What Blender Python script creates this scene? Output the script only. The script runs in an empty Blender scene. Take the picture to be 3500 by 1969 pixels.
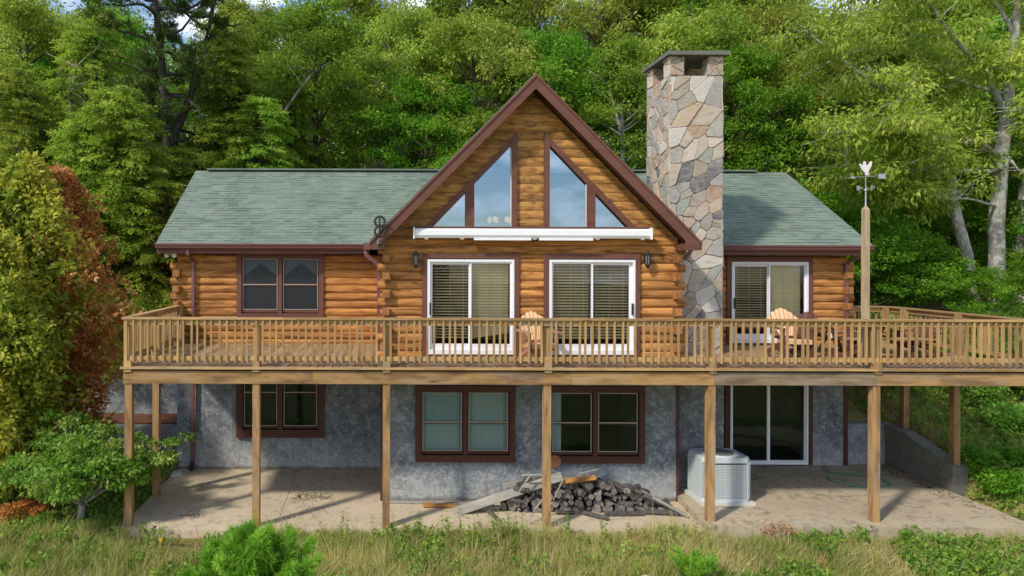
import bpy, math, random
import numpy as np
from mathutils import Vector, Matrix, Euler
random.seed(7)
RNG = np.random.default_rng(11)
PI = math.pi
scene = bpy.context.scene
COL = scene.collection
# ------------------------------------------------------------------ measuring helpers (metres from the photo's own perspective)
F, CX, CY, CAMZ = 1700.0, 955.0, 655.0, 5.15
def MX(px, d): return (px - CX) * d / F
def MZ(py, d, px=955): return CAMZ - (py - 0.003 * (px - CX) - CY) * d / F
YD, YB, YW = 13.0, 14.5, 16.65      # deck front, gable front wall, wing walls
ZF = 3.10                           # deck floor
# ------------------------------------------------------------------ mesh builder
def lerp(a, b, t): return a + (b - a) * t
class MB:
    def __init__(s): s.v = []; s.f = []; s.uv = []; s.r = []; s.mi = []; s.sm = []
    def face(s, pts, uvs=None, r=0.5, mi=0, sm=False):
        b = len(s.v); s.v.extend([tuple(p) for p in pts]); s.f.append(tuple(range(b, b + len(pts))))
        s.uv.append(uvs or [(p[0], p[2]) for p in pts]); s.r.append(r); s.mi.append(mi); s.sm.append(sm)
    def box(s, x0, x1, y0, y1, z0, z1, r=None, M=None, mi=0):
        if r is None: r = random.random()
        lo = (x0, y0, z0); hi = (x1, y1, z1); d = [abs(hi[i] - lo[i]) for i in range(3)]; L = d.index(max(d))
        for ax in range(3):
            a, b = [i for i in range(3) if i != ax]
            if ax == 1: a, b = 0, 2
            for side in (0, 1):
                pts = []; uv = []
                for (p, q) in ((0, 0), (1, 0), (1, 1), (0, 1)):
                    c = [0, 0, 0]; c[ax] = hi[ax] if side else lo[ax]; c[a] = hi[a] if p else lo[a]; c[b] = hi[b] if q else lo[b]
                    if L == a: uv.append((c[a], c[b] + ax * .37))
                    elif L == b: uv.append((c[b], c[a] + ax * .37))
                    else: uv.append((c[a] * .2, c[b]))
                    pts.append(Vector(c))
                flip = (side == 0) ^ (ax == 1)
                if flip: pts.reverse(); uv.reverse()
                if M is not None: pts = [M @ p for p in pts]
                s.face(pts, uv, r, mi)
    def beam(s, p0, p1, w, h, r=None, up=(0, 0, 1), mi=0):
        "box of width w and height h running from p0 to p1"
        p0 = Vector(p0); p1 = Vector(p1); d = p1 - p0; L = d.length; d.normalize()
        up = Vector(up)
        if abs(d.dot(up)) > .98: up = Vector((0, 1, 0))
        sx = d.cross(up).normalized(); u = sx.cross(d).normalized()
        M = Matrix(((d.x, sx.x, u.x, p0.x), (d.y, sx.y, u.y, p0.y), (d.z, sx.z, u.z, p0.z), (0, 0, 0, 1)))
        s.box(0, L, -w / 2, w / 2, -h / 2, h / 2, r, M, mi)
    def prism(s, poly, y0, y1, r=.5, mi=0):
        "polygon in x,z (ccw seen from -y) extruded along y"
        n = len(poly)
        s.face([(x, y0, z) for x, z in poly], [(x, z) for x, z in poly], r, mi)
        s.face([(x, y1, z) for x, z in reversed(poly)], [(x, z) for x, z in reversed(poly)], r, mi)
        for i in range(n):
            a = poly[i]; b = poly[(i + 1) % n]; L = math.hypot(b[0] - a[0], b[1] - a[1])
            s.face([(a[0], y0, a[1]), (a[0], y1, a[1]), (b[0], y1, b[1]), (b[0], y0, b[1])], [(0, 0), (0, .1), (L, .1), (L, 0)], r, mi)
    def tube(s, pts, rad, n=8, r=.5, cap=True, mi=0, capmi=None, sm=True):
        pts = [Vector(p) for p in pts]; m = len(pts)
        if not hasattr(rad, '__len__'): rad = [rad] * m
        rings = []; ref = Vector((0.123, 0.31, .94)); L = 0; us = []
        for i in range(m):
            t = (pts[min(i + 1, m - 1)] - pts[max(i - 1, 0)])
            t = t.normalized() if t.length > 1e-9 else Vector((0, 0, 1))
            if abs(t.dot(ref)) > .97: ref = Vector((1, 0, 0))
            a = t.cross(ref).normalized(); b = t.cross(a).normalized(); ref = -b if False else ref
            rings.append([pts[i] + (a * math.cos(2 * PI * k / n) + b * math.sin(2 * PI * k / n)) * rad[i] for k in range(n)])
            if i: L += (pts[i] - pts[i - 1]).length
            us.append(L)
        base = len(s.v)
        for rg in rings: s.v.extend([tuple(p) for p in rg])
        c = 2 * PI * max(rad)
        for i in range(m - 1):
            for k in range(n):
                k2 = (k + 1) % n
                s.f.append((base + i * n + k, base + (i + 1) * n + k, base + (i + 1) * n + k2, base + i * n + k2))
                s.uv.append([(us[i], c * k / n), (us[i + 1], c * k / n), (us[i + 1], c * (k + 1) / n), (us[i], c * (k + 1) / n)])
                s.r.append(r); s.mi.append(mi); s.sm.append(sm)
        if cap:
            cm = mi if capmi is None else capmi
            s.face(rings[0], [(.5 + .5 * math.cos(2 * PI * k / n), .5 + .5 * math.sin(2 * PI * k / n)) for k in range(n)], r, cm)
            s.face(list(reversed(rings[-1])), [(.5 + .5 * math.cos(2 * PI * k / n), .5 + .5 * math.sin(2 * PI * k / n)) for k in reversed(range(n))], r, cm)
    def build(s, name, mats, parent=None, loc=None):
        me = bpy.data.meshes.new(name); me.from_pydata(s.v, [], s.f)
        uvl = me.uv_layers.new(name='UVMap')
        flat = [c for f in s.uv for p in f for c in p]
        uvl.data.foreach_set('uv', flat)
        at = me.attributes.new('rnd', 'FLOAT', 'FACE'); at.data.foreach_set('value', s.r)
        if not isinstance(mats, (list, tuple)): mats = [mats]
        for m in mats: me.materials.append(m)
        me.polygons.foreach_set('material_index', s.mi); me.polygons.foreach_set('use_smooth', s.sm)
        me.update()
        return link(name, me, parent, loc)
def link(name, me, parent=None, loc=None):
    o = bpy.data.objects.new(name, me); COL.objects.link(o)
    if parent is not None:
        o.parent = parent
        if parent.type == 'EMPTY' and parent.get('_w'): o.location = -Vector(parent.location)
    if loc: o.location = loc
    return o
def empty(name, loc, label=None, cat=None, group=None, world=False, rz=0):
    "thing at its base; world=True means its parts are modelled in world coordinates"
    o = bpy.data.objects.new(name, None); COL.objects.link(o); o.location = loc; o.rotation_euler = (0, 0, rz); o.empty_display_size = .2
    if world: o['_w'] = 1
    tag(o, label, cat, group); return o
def tag(o, label=None, cat=None, group=None, kind=None):
    if label: o['label'] = label
    if cat: o['category'] = cat
    if group: o['group'] = group
    if kind: o['kind'] = kind
    return o
def dup(o, parent=None):
    c = o.copy(); COL.objects.link(c); c.parent = parent
    for ch in list(o.children): dup(ch, c)
    return c
# ------------------------------------------------------------------ node helpers
class NT:
    def __init__(s, name):
        s.mat = bpy.data.materials.new(name); s.mat.use_nodes = True; s.nt = s.mat.node_tree; s.nt.nodes.clear()
        s.out = s.nt.nodes.new('ShaderNodeOutputMaterial')
    def n(s, typ, **kw):
        nd = s.nt.nodes.new('ShaderNode' + typ)
        for k, v in kw.items():
            if k.startswith('_'): setattr(nd, k[1:], v)
            else:
                key = int(k[1:]) if k[0] == 'i' and k[1:].isdigit() else k.replace('__', ' ')
                s.set(nd.inputs[key], v)
        return nd
    def set(s, sock, v):
        if isinstance(v, bpy.types.NodeSocket): s.nt.links.new(v, sock)
        elif isinstance(v, bpy.types.Node): s.nt.links.new(v.outputs[0], sock)
        else:
            if sock.type == 'RGBA' and len(v) == 3: v = (*v, 1)
            sock.default_value = v
    def math(s, op, a, b=0.0, c=None, clamp=False):
        nd = s.nt.nodes.new('ShaderNodeMath'); nd.operation = op; nd.use_clamp = clamp
        s.set(nd.inputs[0], a); s.set(nd.inputs[1], b)
        if c is not None: s.set(nd.inputs[2], c)
        return nd.outputs[0]
    def mix(s, f, a, b, blend='MIX'):
        nd = s.nt.nodes.new('ShaderNodeMix'); nd.data_type = 'RGBA'; nd.blend_type = blend
        s.set(nd.inputs[0], f); s.set(nd.inputs[6], a); s.set(nd.inputs[7], b); return nd.outputs[2]
    def ramp(s, f, stops, interp='LINEAR'):
        nd = s.nt.nodes.new('ShaderNodeValToRGB'); nd.color_ramp.interpolation = interp; e = nd.color_ramp.elements
        while len(e) < len(stops): e.new(.5)
        for k, (p, c) in enumerate(stops):
            e[k].position = p; e[k].color = (*c, 1) if not isinstance(c, (int, float)) else (c, c, c, 1)
        s.set(nd.inputs[0], f); return nd.outputs[0]
    def noise(s, vec, scale=1, detail=3, rough=.55, dist=0, out=0):
        nd = s.nt.nodes.new('ShaderNodeTexNoise'); s.set(nd.inputs['Vector'], vec); nd.inputs['Scale'].default_value = scale
        nd.inputs['Detail'].default_value = detail; nd.inputs['Roughness'].default_value = rough; nd.inputs['Distortion'].default_value = dist
        return nd.outputs[out]
    def comb(s, x, y, z):
        nd = s.nt.nodes.new('ShaderNodeCombineXYZ'); s.set(nd.inputs[0], x); s.set(nd.inputs[1], y); s.set(nd.inputs[2], z); return nd.outputs[0]
    def sep(s, v):
        nd = s.nt.nodes.new('ShaderNodeSeparateXYZ'); s.set(nd.inputs[0], v); return nd.outputs
    def rnd(s):
        nd = s.nt.nodes.new('ShaderNodeAttribute'); nd.attribute_type = 'GEOMETRY'; nd.attribute_name = 'rnd'; return nd.outputs['Fac']
    def uv(s): return s.nt.nodes.new('ShaderNodeTexCoord').outputs['UV']
    def objc(s): return s.nt.nodes.new('ShaderNodeTexCoord').outputs['Object']
    def pos(s): return s.nt.nodes.new('ShaderNodeNewGeometry').outputs['Position']
    def bump(s, h, strength=.3, dist=.01):
        nd = s.nt.nodes.new('ShaderNodeBump'); s.set(nd.inputs['Height'], h); nd.inputs['Strength'].default_value = strength; nd.inputs['Distance'].default_value = dist; return nd.outputs[0]
    def bsdf(s, col, rough=.7, normal=None, spec=.3, metal=0, **kw):
        nd = s.nt.nodes.new('ShaderNodeBsdfPrincipled'); s.set(nd.inputs['Base Color'], col); s.set(nd.inputs['Roughness'], rough)
        nd.inputs['Specular IOR Level'].default_value = spec; nd.inputs['Metallic'].default_value = metal
        if normal is not None: s.set(nd.inputs['Normal'], normal)
        s.set(s.out.inputs[0], nd.outputs[0]); return nd
def plain(name, col, rough=.6, metal=0, spec=.4, var=.12):
    t = NT(name); p = t.objc(); n = t.noise(p, 6, 3)
    c = t.mix(t.math('MULTIPLY', n, var * 2), col, tuple(x * .55 for x in col))
    t.bsdf(c, rough, t.bump(t.noise(p, 60, 2), .08, .003), spec, metal); return t.mat
def wood(name, light, mid, dark, gx=.9, gy=16, blot=.5, rough=.75, vary=.3, grey=0, bump=.3, bscale=(.7, 3.0)):
    t = NT(name); u = t.sep(t.uv()); r = t.rnd()
    v = t.comb(t.math('MULTIPLY_ADD', u[0], gx, t.math('MULTIPLY', r, 57.0)), t.math('MULTIPLY_ADD', u[1], gy, t.math('MULTIPLY', r, 23.0)), t.math('MULTIPLY', r, 11.0))
    g = t.noise(v, 1.6, 5, .6, .8)
    v2 = t.comb(t.math('MULTIPLY_ADD', u[0], bscale[0], t.math('MULTIPLY', r, 91.0)), t.math('MULTIPLY_ADD', u[1], bscale[1], t.math('MULTIPLY', r, 13.0)), 3.3)
    b = t.noise(v2, 1.7, 4, .6, .5)
    c = t.mix(t.ramp(g, [(.32, 0.0), (.68, 1.0)]), light, mid)
    c = t.mix(t.math('MULTIPLY', t.ramp(b, [(.42, 0.0), (.68, 1.0)]), blot), c, dark)
    if grey:
        b3 = t.noise(t.comb(t.math('MULTIPLY', u[0], .5), t.math('MULTIPLY_ADD', u[1], 2, 9.1), t.math('MULTIPLY', r, 31.0)), 2.2, 4)
        c = t.mix(t.math('MULTIPLY', t.ramp(b3, [(.5, 0.0), (.75, 1.0)]), grey), c, (.30, .27, .24))
    kn = t.nt.nodes.new('ShaderNodeTexVoronoi'); t.set(kn.inputs['Vector'], t.comb(t.math('MULTIPLY_ADD', u[0], 1.1, t.math('MULTIPLY', r, 40.0)), t.math('MULTIPLY_ADD', u[1], 5.0, t.math('MULTIPLY', r, 7.0)), r)); kn.inputs['Scale'].default_value = 1.0
    c = t.mix(t.ramp(kn.outputs[0], [(.04, .9), (.15, 0.0)]), c, dark)
    hs = t.n('HueSaturation', Color=c, Value=t.math('MULTIPLY_ADD', r, vary, 1 - vary / 2))
    t.bsdf(hs.outputs[0], rough, t.bump(g, bump, .006), .25); return t.mat
M = {}
M['log'] = wood('honey_log_wood', (.56, .27, .085), (.40, .165, .044), (.15, .056, .017), rough=.85, blot=.95, vary=.36, bscale=(.9, 5))
M['gable'] = wood('weathered_log_wood', (.54, .285, .088), (.37, .17, .048), (.11, .05, .02), blot=.85, vary=.42, bscale=(2.6, 6))
M['logend'] = wood('log_end_wood', (.42, .2, .07), (.27, .11, .035), (.08, .035, .015), gx=9, gy=9, blot=.7)
M['deck'] = wood('treated_lumber', (.44, .265, .115), (.32, .178, .068), (.10, .055, .025), blot=.8, vary=.25, grey=.45)
M['rail'] = wood('rail_lumber', (.46, .30, .125), (.36, .215, .082), (.16, .09, .038), blot=.6, vary=.42, grey=.5)
M['greybeam'] = wood('greyed_lumber', (.33, .25, .165), (.24, .17, .105), (.09, .06, .035), blot=.7, vary=.2, grey=.5)
M['floor'] = wood('deck_boards', (.40, .26, .14), (.28, .17, .085), (.11, .065, .035), blot=.6, vary=.4, grey=.4)
M['trim'] = wood('brown_painted_trim', (.165, .072, .05), (.135, .058, .04), (.08, .033, .024), gx=.5, gy=6, blot=.4, vary=.12, rough=.55)
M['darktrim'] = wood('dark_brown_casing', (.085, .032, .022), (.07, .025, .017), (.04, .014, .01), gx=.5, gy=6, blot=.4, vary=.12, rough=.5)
M['peach'] = wood('peach_chair_wood', (.78, .50, .30), (.72, .43, .24), (.5, .26, .13), blot=.3, vary=.2)
M['brownwood'] = wood('brown_chair_wood', (.16, .065, .05), (.12, .045, .035), (.06, .02, .018), blot=.4, vary=.2)
M['pole'] = wood('weathered_post_wood', (.46, .35, .21), (.33, .235, .135), (.22, .17, .12), blot=.7, vary=.1, grey=1.0)
M['plank'] = wood('grey_plank_wood', (.36, .33, .29), (.26, .235, .205), (.12, .105, .09), blot=.6, vary=.3)
M['orangeplank'] = wood('orange_plank_wood', (.5, .24, .07), (.4, .18, .05), (.15, .07, .03), blot=.5, vary=.3)
M['gutter'] = plain('gutter_maroon_metal', (.17, .07, .068), .35, 0, .5, .1)
M['white'] = plain('white_vinyl', (.78, .78, .82), .4, 0, .4, .05)
M['whitem'] = plain('white_awning_metal', (.8, .8, .82), .35, 0, .5, .08)
M['sash'] = plain('tan_sash_edge', (.42, .36, .30), .5)
M['black'] = plain('black_metal', (.02, .02, .024), .4)
M['iron'] = plain('galvanised_metal', (.42, .43, .5), .45, .5)
M['palem'] = plain('pale_painted_metal', (.72, .66, .66), .5)
M['blind'] = plain('cream_blind', (.74, .60, .34), .6, 0, .3, .05)
M['blindw'] = plain('grey_blind', (.36, .36, .35), .6, 0, .3, .05)
M['blindd'] = plain('dark_blind', (.10, .11, .09), .6, 0, .3, .05)
M['curtain'] = plain('pale_curtain', (.66, .76, .76), .8, 0, .1, .15)
M['inside'] = plain('dark_interior', (.035, .028, .022), .9)
M['insidew'] = plain('interior_wall', (.12, .10, .08), .9)
M['acgrey'] = plain('grey_painted_steel', (.50, .54, .55), .45, 0, .4, .06)
M['acdark'] = plain('dark_condenser_recess', (.16, .175, .18), .6)
M['rubber'] = plain('black_rubber', (.025, .025, .03), .5)
M['hose'] = plain('green_hose_rubber', (.05, .3, .2), .4)
M['rust'] = plain('rusty_iron', (.3, .11, .04), .8)
M['mush'] = plain('pale_mushroom', (.62, .5, .4), .7)
M['stonepale'] = plain('pale_stone', (.55, .53, .48), .8)
def glass(name, fac, tint=(.75, .8, .8), rough=0.0, gcol=(.95, .97, 1)):
    t = NT(name); lw = t.n('LayerWeight', Blend=.25)
    f = t.math('MULTIPLY_ADD', lw.outputs['Fresnel'], .8, fac, clamp=True)
    gl = t.n('BsdfGlossy', Color=(*gcol, 1), Roughness=rough); tr = t.n('BsdfTransparent', Color=(*tint, 1))
    p = t.pos(); gl.inputs['Normal']; t.set(gl.inputs['Normal'], t.bump(t.noise(p, 1.3, 1), .05, .02))
    ms = t.n('MixShader'); t.set(ms.inputs[0], f); t.set(ms.inputs[1], tr.outputs[0]); t.set(ms.inputs[2], gl.outputs[0]); t.set(t.out.inputs[0], ms.outputs[0]); return t.mat
M['glass_hi'] = glass('reflective_gable_glass', .36, (.5, .55, .6), gcol=(.62, .8, 1))
M['glass'] = glass('window_glass', .05, (.9, .92, .91))
M['glass_lo'] = glass('dark_window_glass', .03, (.62, .68, .66), gcol=(.52, .66, .55))
M['screen'] = glass('window_screen', .03, (.32, .33, .36), .5)
def emit(name, col, st):
    t = NT(name); e = t.n('Emission', Color=(*col, 1), Strength=st); t.set(t.out.inputs[0], e.outputs[0]); return t.mat
M['bulb'] = emit('warm_bulb_glow', (1, .55, .28), .8)
def shingle():
    t = NT('green_grey_shingle'); r = t.rnd(); p = t.pos()
    c = t.ramp(r, [(0, (.115, .15, .12)), (.35, (.145, .185, .145)), (.7, (.18, .22, .17)), (1, (.165, .185, .16))])
    n = t.noise(p, 90, 3, .7); c = t.mix(t.math('MULTIPLY', n, .55), c, (.09, .13, .11))
    n2 = t.noise(p, .9, 4, .6); c = t.mix(t.math('MULTIPLY', t.ramp(n2, [(.4, 0.0), (.7, 1.0)]), .28), c, (.27, .33, .27))
    t.bsdf(c, .9, t.bump(n, .5, .004), .2); return t.mat
M['shingle'] = shingle()
def stucco():
    t = NT('mottled_grey_stucco'); p = t.pos(); x, y, z = t.sep(p)
    n = t.noise(p, 2.6, 7, .7, .5); n2 = t.noise(p, 8, 6, .72, 1.2); n3 = t.noise(p, 26, 5, .65, 1.5)
    c = t.ramp(n, [(.3, (.12, .13, .145)), (.5, (.22, .235, .26)), (.68, (.38, .40, .43))])
    c = t.mix(t.ramp(n2, [(.50, 0.0), (.64, .8)]), c, (.50, .53, .56))
    c = t.mix(t.ramp(t.noise(p, 3.1, 5, .7, .3), [(.52, 0.0), (.74, .6)]), c, (.10, .105, .11))
    low = t.math('MULTIPLY', t.ramp(z, [(0.0, 1.0), (.85, 0.0)]), t.ramp(n2, [(.35, .3), (.6, 1.0)]))
    c = t.mix(low, c, (.62, .62, .60))  # sunlit strip along the wall foot, painted in as whiter stucco
    grn = t.math('MULTIPLY', t.ramp(t.math('MULTIPLY', z, .33), [(.55, 0.0), (1.0, .5)]), n)
    c = t.mix(grn, c, (.13, .145, .08))
    dirt = t.math('MULTIPLY', t.ramp(t.math('ADD', z, t.math('MULTIPLY', t.noise(p, 4, 4), .12)), [(.08, 1.0), (.16, 0.0)]), .7)
    c = t.mix(dirt, c, (.12, .10, .075))
    drip = t.noise(t.comb(t.math('MULTIPLY', x, 7.0), t.math('MULTIPLY', y, 7.0), t.math('MULTIPLY', z, .5)), 1, 4, .7)
    c = t.mix(t.ramp(drip, [(.58, 0.0), (.72, .5)]), c, (.11, .115, .11))
    t.bsdf(c, .9, t.bump(t.math('ADD', n3, t.math('MULTIPLY', n2, .8)), 1.0, .05), .2); return t.mat
M['stucco'] = stucco()
def concrete(name, base, stain, dark=.5):
    t = NT(name); p = t.pos()
    n = t.noise(p, .7, 6, .65, .5); n2 = t.noise(p, 3.2, 5, .7, 1.2); n3 = t.noise(p, 40, 3, .7)
    c = t.mix(t.ramp(n, [(.35, 0.0), (.65, .6)]), base, tuple(b * .72 for b in base))
    c = t.mix(t.math('MULTIPLY', t.ramp(n2, [(.5, 0.0), (.75, 1.0)]), dark), c, stain)
    sp = t.noise(t.comb(*[t.math('MULTIPLY', q, k) for q, k in zip(t.sep(p), (9, 13, 9))]), 1, 4, .8)
    c = t.mix(t.ramp(sp, [(.66, 0.0), (.72, .65)]), c, (.10, .07, .05))
    c = t.mix(t.math('MULTIPLY', n3, .25), c, tuple(b * .6 for b in base))
    t.bsdf(c, .85, t.bump(t.math('ADD', n3, n2), .25, .006), .25); return t.mat
M['conc'] = concrete('patio_concrete', (.60, .49, .345), (.22, .17, .12), .85)
M['conc2'] = concrete('stained_patio_concrete', (.47, .385, .27), (.10, .08, .055), 1.0)
M['conc3'] = concrete('retaining_wall_concrete', (.17, .165, .14), (.045, .05, .03), .9)  # base darkened to stand for shade on the retaining wall; blotches are moss
def stone():
    t = NT('fieldstone_veneer'); r = t.rnd(); p = t.pos()
    c = t.ramp(r, [(0, (.34, .285, .23)), (.13, (.46, .375, .29)), (.27, (.33, .32, .30)), (.36, (.58, .48, .39)), (.50, (.42, .28, .19)), (.56, (.38, .36, .31)), (.68, (.60, .56, .51)), (.78, (.35, .28, .21)), (.865, (.12, .13, .14)), (.89, (.54, .39, .27)), (.96, (.30, .32, .28))], 'CONSTANT')
    o = t.comb(*[t.math('MULTIPLY_ADD', q, k, t.math('MULTIPLY', r, 33.0)) for q, k in zip(t.sep(p), (3, 3, 7))])
    n = t.noise(o, 1.2, 6, .7, 1.4); n2 = t.noise(p, 30, 4, .7)
    c = t.mix(t.ramp(n, [(.42, 0.0), (.7, .6)]), c, (.58, .53, .47)); c = t.mix(t.ramp(n, [(.3, .6), (.45, 0.0)]), c, (.28, .15, .09))
    c = t.mix(t.math('MULTIPLY', n2, .3), c, (.14, .12, .1))
    t.bsdf(c, .85, t.bump(t.math('ADD', n2, n), .6, .015), .25); return t.mat
M['stone'] = stone()
M['mortar'] = concrete('chimney_mortar', (.42, .36, .28), (.28, .235, .185), .4)
def bark(name, a, b, sx=14, sz=3, patch=None):
    t = NT(name); p = t.objc(); x, y, z = t.sep(p)
    v = t.comb(t.math('MULTIPLY', x, sx), t.math('MULTIPLY', y, sx), t.math('MULTIPLY', z, sz)); n = t.noise(v, 1, 5, .7, .7)
    c = t.ramp(n, [(.35, a), (.65, b)])
    if patch: c = t.mix(t.ramp(t.noise(p, 3.5, 4, .7), [(.5, 0.0), (.6, .8)]), c, patch)
    t.bsdf(c, .9, t.bump(n, .8, .02), .15); return t.mat
M['bark'] = bark('brown_bark', (.05, .04, .032), (.15, .125, .10))
M['barkgrey'] = bark('pale_grey_bark', (.17, .16, .135), (.42, .40, .35), patch=(.55, .55, .5))
M['barkpine'] = bark('dark_pine_bark', (.025, .022, .02), (.085, .07, .06))
M['limb'] = bark('pale_dead_wood', (.22, .2, .17), (.42, .39, .33))
def leaf(name, dark, mid, light, extra=None, trans=.5, rough=.5, hv=.035):
    t = NT(name); r = t.rnd(); oi = t.nt.nodes.new('ShaderNodeObjectInfo')
    st = [(0, dark), (.5, mid), (.97, light)]
    if extra: st.append((.985, extra))
    c = t.ramp(r, st)
    hs = t.n('HueSaturation', Color=c, Hue=t.math('MULTIPLY_ADD', oi.outputs['Random'], hv, .5 - hv * .6), Value=t.math('MULTIPLY_ADD', oi.outputs['Random'], .5, .78), Saturation=1.0)
    c = hs.outputs[0]
    d = t.n('BsdfPrincipled', Base__Color=c, Roughness=rough); d.inputs['Specular IOR Level'].default_value = .3
    tr = t.n('BsdfTranslucent', Color=c); ms = t.n('MixShader'); ms.inputs[0].default_value = trans
    t.set(ms.inputs[1], d.outputs[0]); t.set(ms.inputs[2], tr.outputs[0]); t.set(t.out.inputs[0], ms.outputs[0]); return t.mat
M['l_mid'] = leaf('green_leaves', (0.09, 0.18, 0.014), (0.20, 0.36, 0.028), (0.38, 0.56, 0.065))
M['l_bright'] = leaf('bright_green_leaves', (0.05, 0.155, 0.008), (0.13, 0.33, 0.016), (0.27, 0.52, 0.04))
M['l_yel'] = leaf('yellow_green_leaves', (0.169, 0.215, 0.023), (0.29, 0.385, 0.042), (0.546, 0.585, 0.117), (0.650, 0.494, 0.104))
M['l_hem'] = leaf('hemlock_needles', (0.17, 0.245, 0.026), (0.27, 0.42, 0.036), (0.52, 0.62, 0.10), trans=.5)
M['l_pine'] = leaf('dark_pine_needles', (0.039, 0.091, 0.016), (0.091, 0.182, 0.026), (0.182, 0.312, 0.046), trans=.3)
M['l_sap'] = leaf('bright_pine_needles', (.07, .20, .01), (.16, .38, .02), (.34, .58, .06), trans=.25, hv=0)
M['l_arb'] = leaf('yellowing_arborvitae_sprays', (0.20, 0.30, 0.035), (0.48, 0.50, 0.055), (0.74, 0.66, 0.11), (0.72, 0.40, 0.07), hv=0)
M['l_red'] = leaf('rust_red_sprays', (0.38, 0.17, 0.05), (0.66, 0.28, 0.08), (0.75, 0.45, 0.16), hv=0)
M['l_dog'] = leaf('dogwood_leaves', (0.12, 0.27, 0.025), (0.25, 0.46, 0.05), (0.52, 0.56, 0.14), (0.625, 0.400, 0.175), hv=0)
M['l_shrub'] = leaf('shrub_leaves', (0.084, 0.196, 0.025), (0.182, 0.350, 0.042), (0.364, 0.532, 0.084))
M['grass'] = leaf('grass_blades', (.24, .31, .06), (.50, .47, .16), (.74, .63, .33), (.7, .55, .33), trans=.5, hv=0)
M['drygrass'] = leaf('dry_grass_blades', (.42, .30, .16), (.62, .47, .27), (.8, .66, .42), trans=.5, hv=0)
def ground():
    t = NT('grassy_earth'); p = t.pos(); n = t.noise(p, .8, 6, .65); n2 = t.noise(p, 7, 5, .7)
    c = t.ramp(n, [(.35, (.16, .18, .04)), (.55, (.26, .22, .09)), (.7, (.34, .26, .15))])
    c = t.mix(t.ramp(n2, [(.45, 0.0), (.7, .7)]), c, (.07, .05, .03))
    x, y, z = t.sep(p)
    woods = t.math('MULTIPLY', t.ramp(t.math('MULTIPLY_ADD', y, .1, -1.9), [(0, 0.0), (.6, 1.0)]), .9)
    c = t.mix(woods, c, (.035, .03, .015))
    t.bsdf(c, .95, t.bump(n2, .8, .05), .1); return t.mat
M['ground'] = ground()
M['redsoil'] = concrete('red_clay_soil', (.15, .06, .035), (.06, .035, .02), .9)
M['gravel'] = concrete('grey_gravel', (.17, .17, .165), (.06, .06, .06), .9)
# ================================================================== camera, sky, sun
cam_d = bpy.data.cameras.new('Camera'); cam = bpy.data.objects.new('Camera', cam_d); COL.objects.link(cam); scene.camera = cam
cam.location = (0, 0, CAMZ); cam.rotation_euler = (PI / 2, -0.003, 0)
cam_d.sensor_width = 36; cam_d.lens = 36 * F / 2576; cam_d.shift_x = (1288 - CX) / 2576; cam_d.shift_y = -(724.5 - CY) / 2576
cam_d.clip_end = 3000
SUN = Vector((.84, .72, -1)).normalized()
sd = bpy.data.lights.new('sun', 'SUN'); sd.energy = 3.2; sd.angle = math.radians(4); sd.color = (1, .93, .82)
so = bpy.data.objects.new('sun', sd); COL.objects.link(so); so.rotation_euler = SUN.to_track_quat('-Z', 'Y').to_euler(); so.location = (-20, -20, 40)
w = bpy.data.worlds.new('World'); scene.world = w; w.use_nodes = True; nt = w.node_tree; nt.nodes.clear()
wo = nt.nodes.new('ShaderNodeOutputWorld'); bg = nt.nodes.new('ShaderNodeBackground'); sky = nt.nodes.new('ShaderNodeTexSky')
sky.sky_type = 'NISHITA'; sky.sun_disc = False; sky.sun_elevation = math.asin(-SUN.z)
sky.sun_rotation = math.atan2(-SUN.x, -SUN.y); sky.altitude = 900; sky.air_density = 1.2; sky.ozone_density = 1.5
tc = nt.nodes.new('ShaderNodeTexCoord'); mp = nt.nodes.new('ShaderNodeMapping'); mp.inputs['Scale'].default_value = (1, 1, 2.6); mp.inputs['Location'].default_value = (1.7, .4, .2)
no = nt.nodes.new('ShaderNodeTexNoise'); no.inputs['Scale'].default_value = 8.5; no.inputs['Detail'].default_value = 7; no.inputs['Roughness'].default_value = .58; no.inputs['Distortion'].default_value = .3
rp = nt.nodes.new('ShaderNodeValToRGB'); rp.color_ramp.elements[0].position = .47; rp.color_ramp.elements[1].position = .70
mx = nt.nodes.new('ShaderNodeMix'); mx.data_type = 'RGBA'; mx.inputs[7].default_value = (9.5, 9.8, 10.6, 1)
nt.links.new(tc.outputs['Generated'], mp.inputs[0]); nt.links.new(mp.outputs[0], no.inputs['Vector']); nt.links.new(no.outputs[0], rp.inputs[0])
nt.links.new(rp.outputs[0], mx.inputs[0]); nt.links.new(sky.outputs[0], mx.inputs[6]); nt.links.new(mx.outputs[2], bg.inputs[0]); bg.inputs[1].default_value = .15
nt.links.new(bg.outputs[0], wo.inputs[0])
scene.view_settings.view_transform = 'Standard'; scene.view_settings.look = 'None'; scene.view_settings.exposure = 0.3; scene.view_settings.gamma = 1
scene.cycles.max_bounces = 10; scene.cycles.diffuse_bounces = 7; scene.cycles.transmission_bounces = 8; scene.cycles.transparent_max_bounces = 12; scene.cycles.use_denoising = True; scene.cycles.caustics_reflective = False
scene.cycles.sample_clamp_indirect = 6

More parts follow.
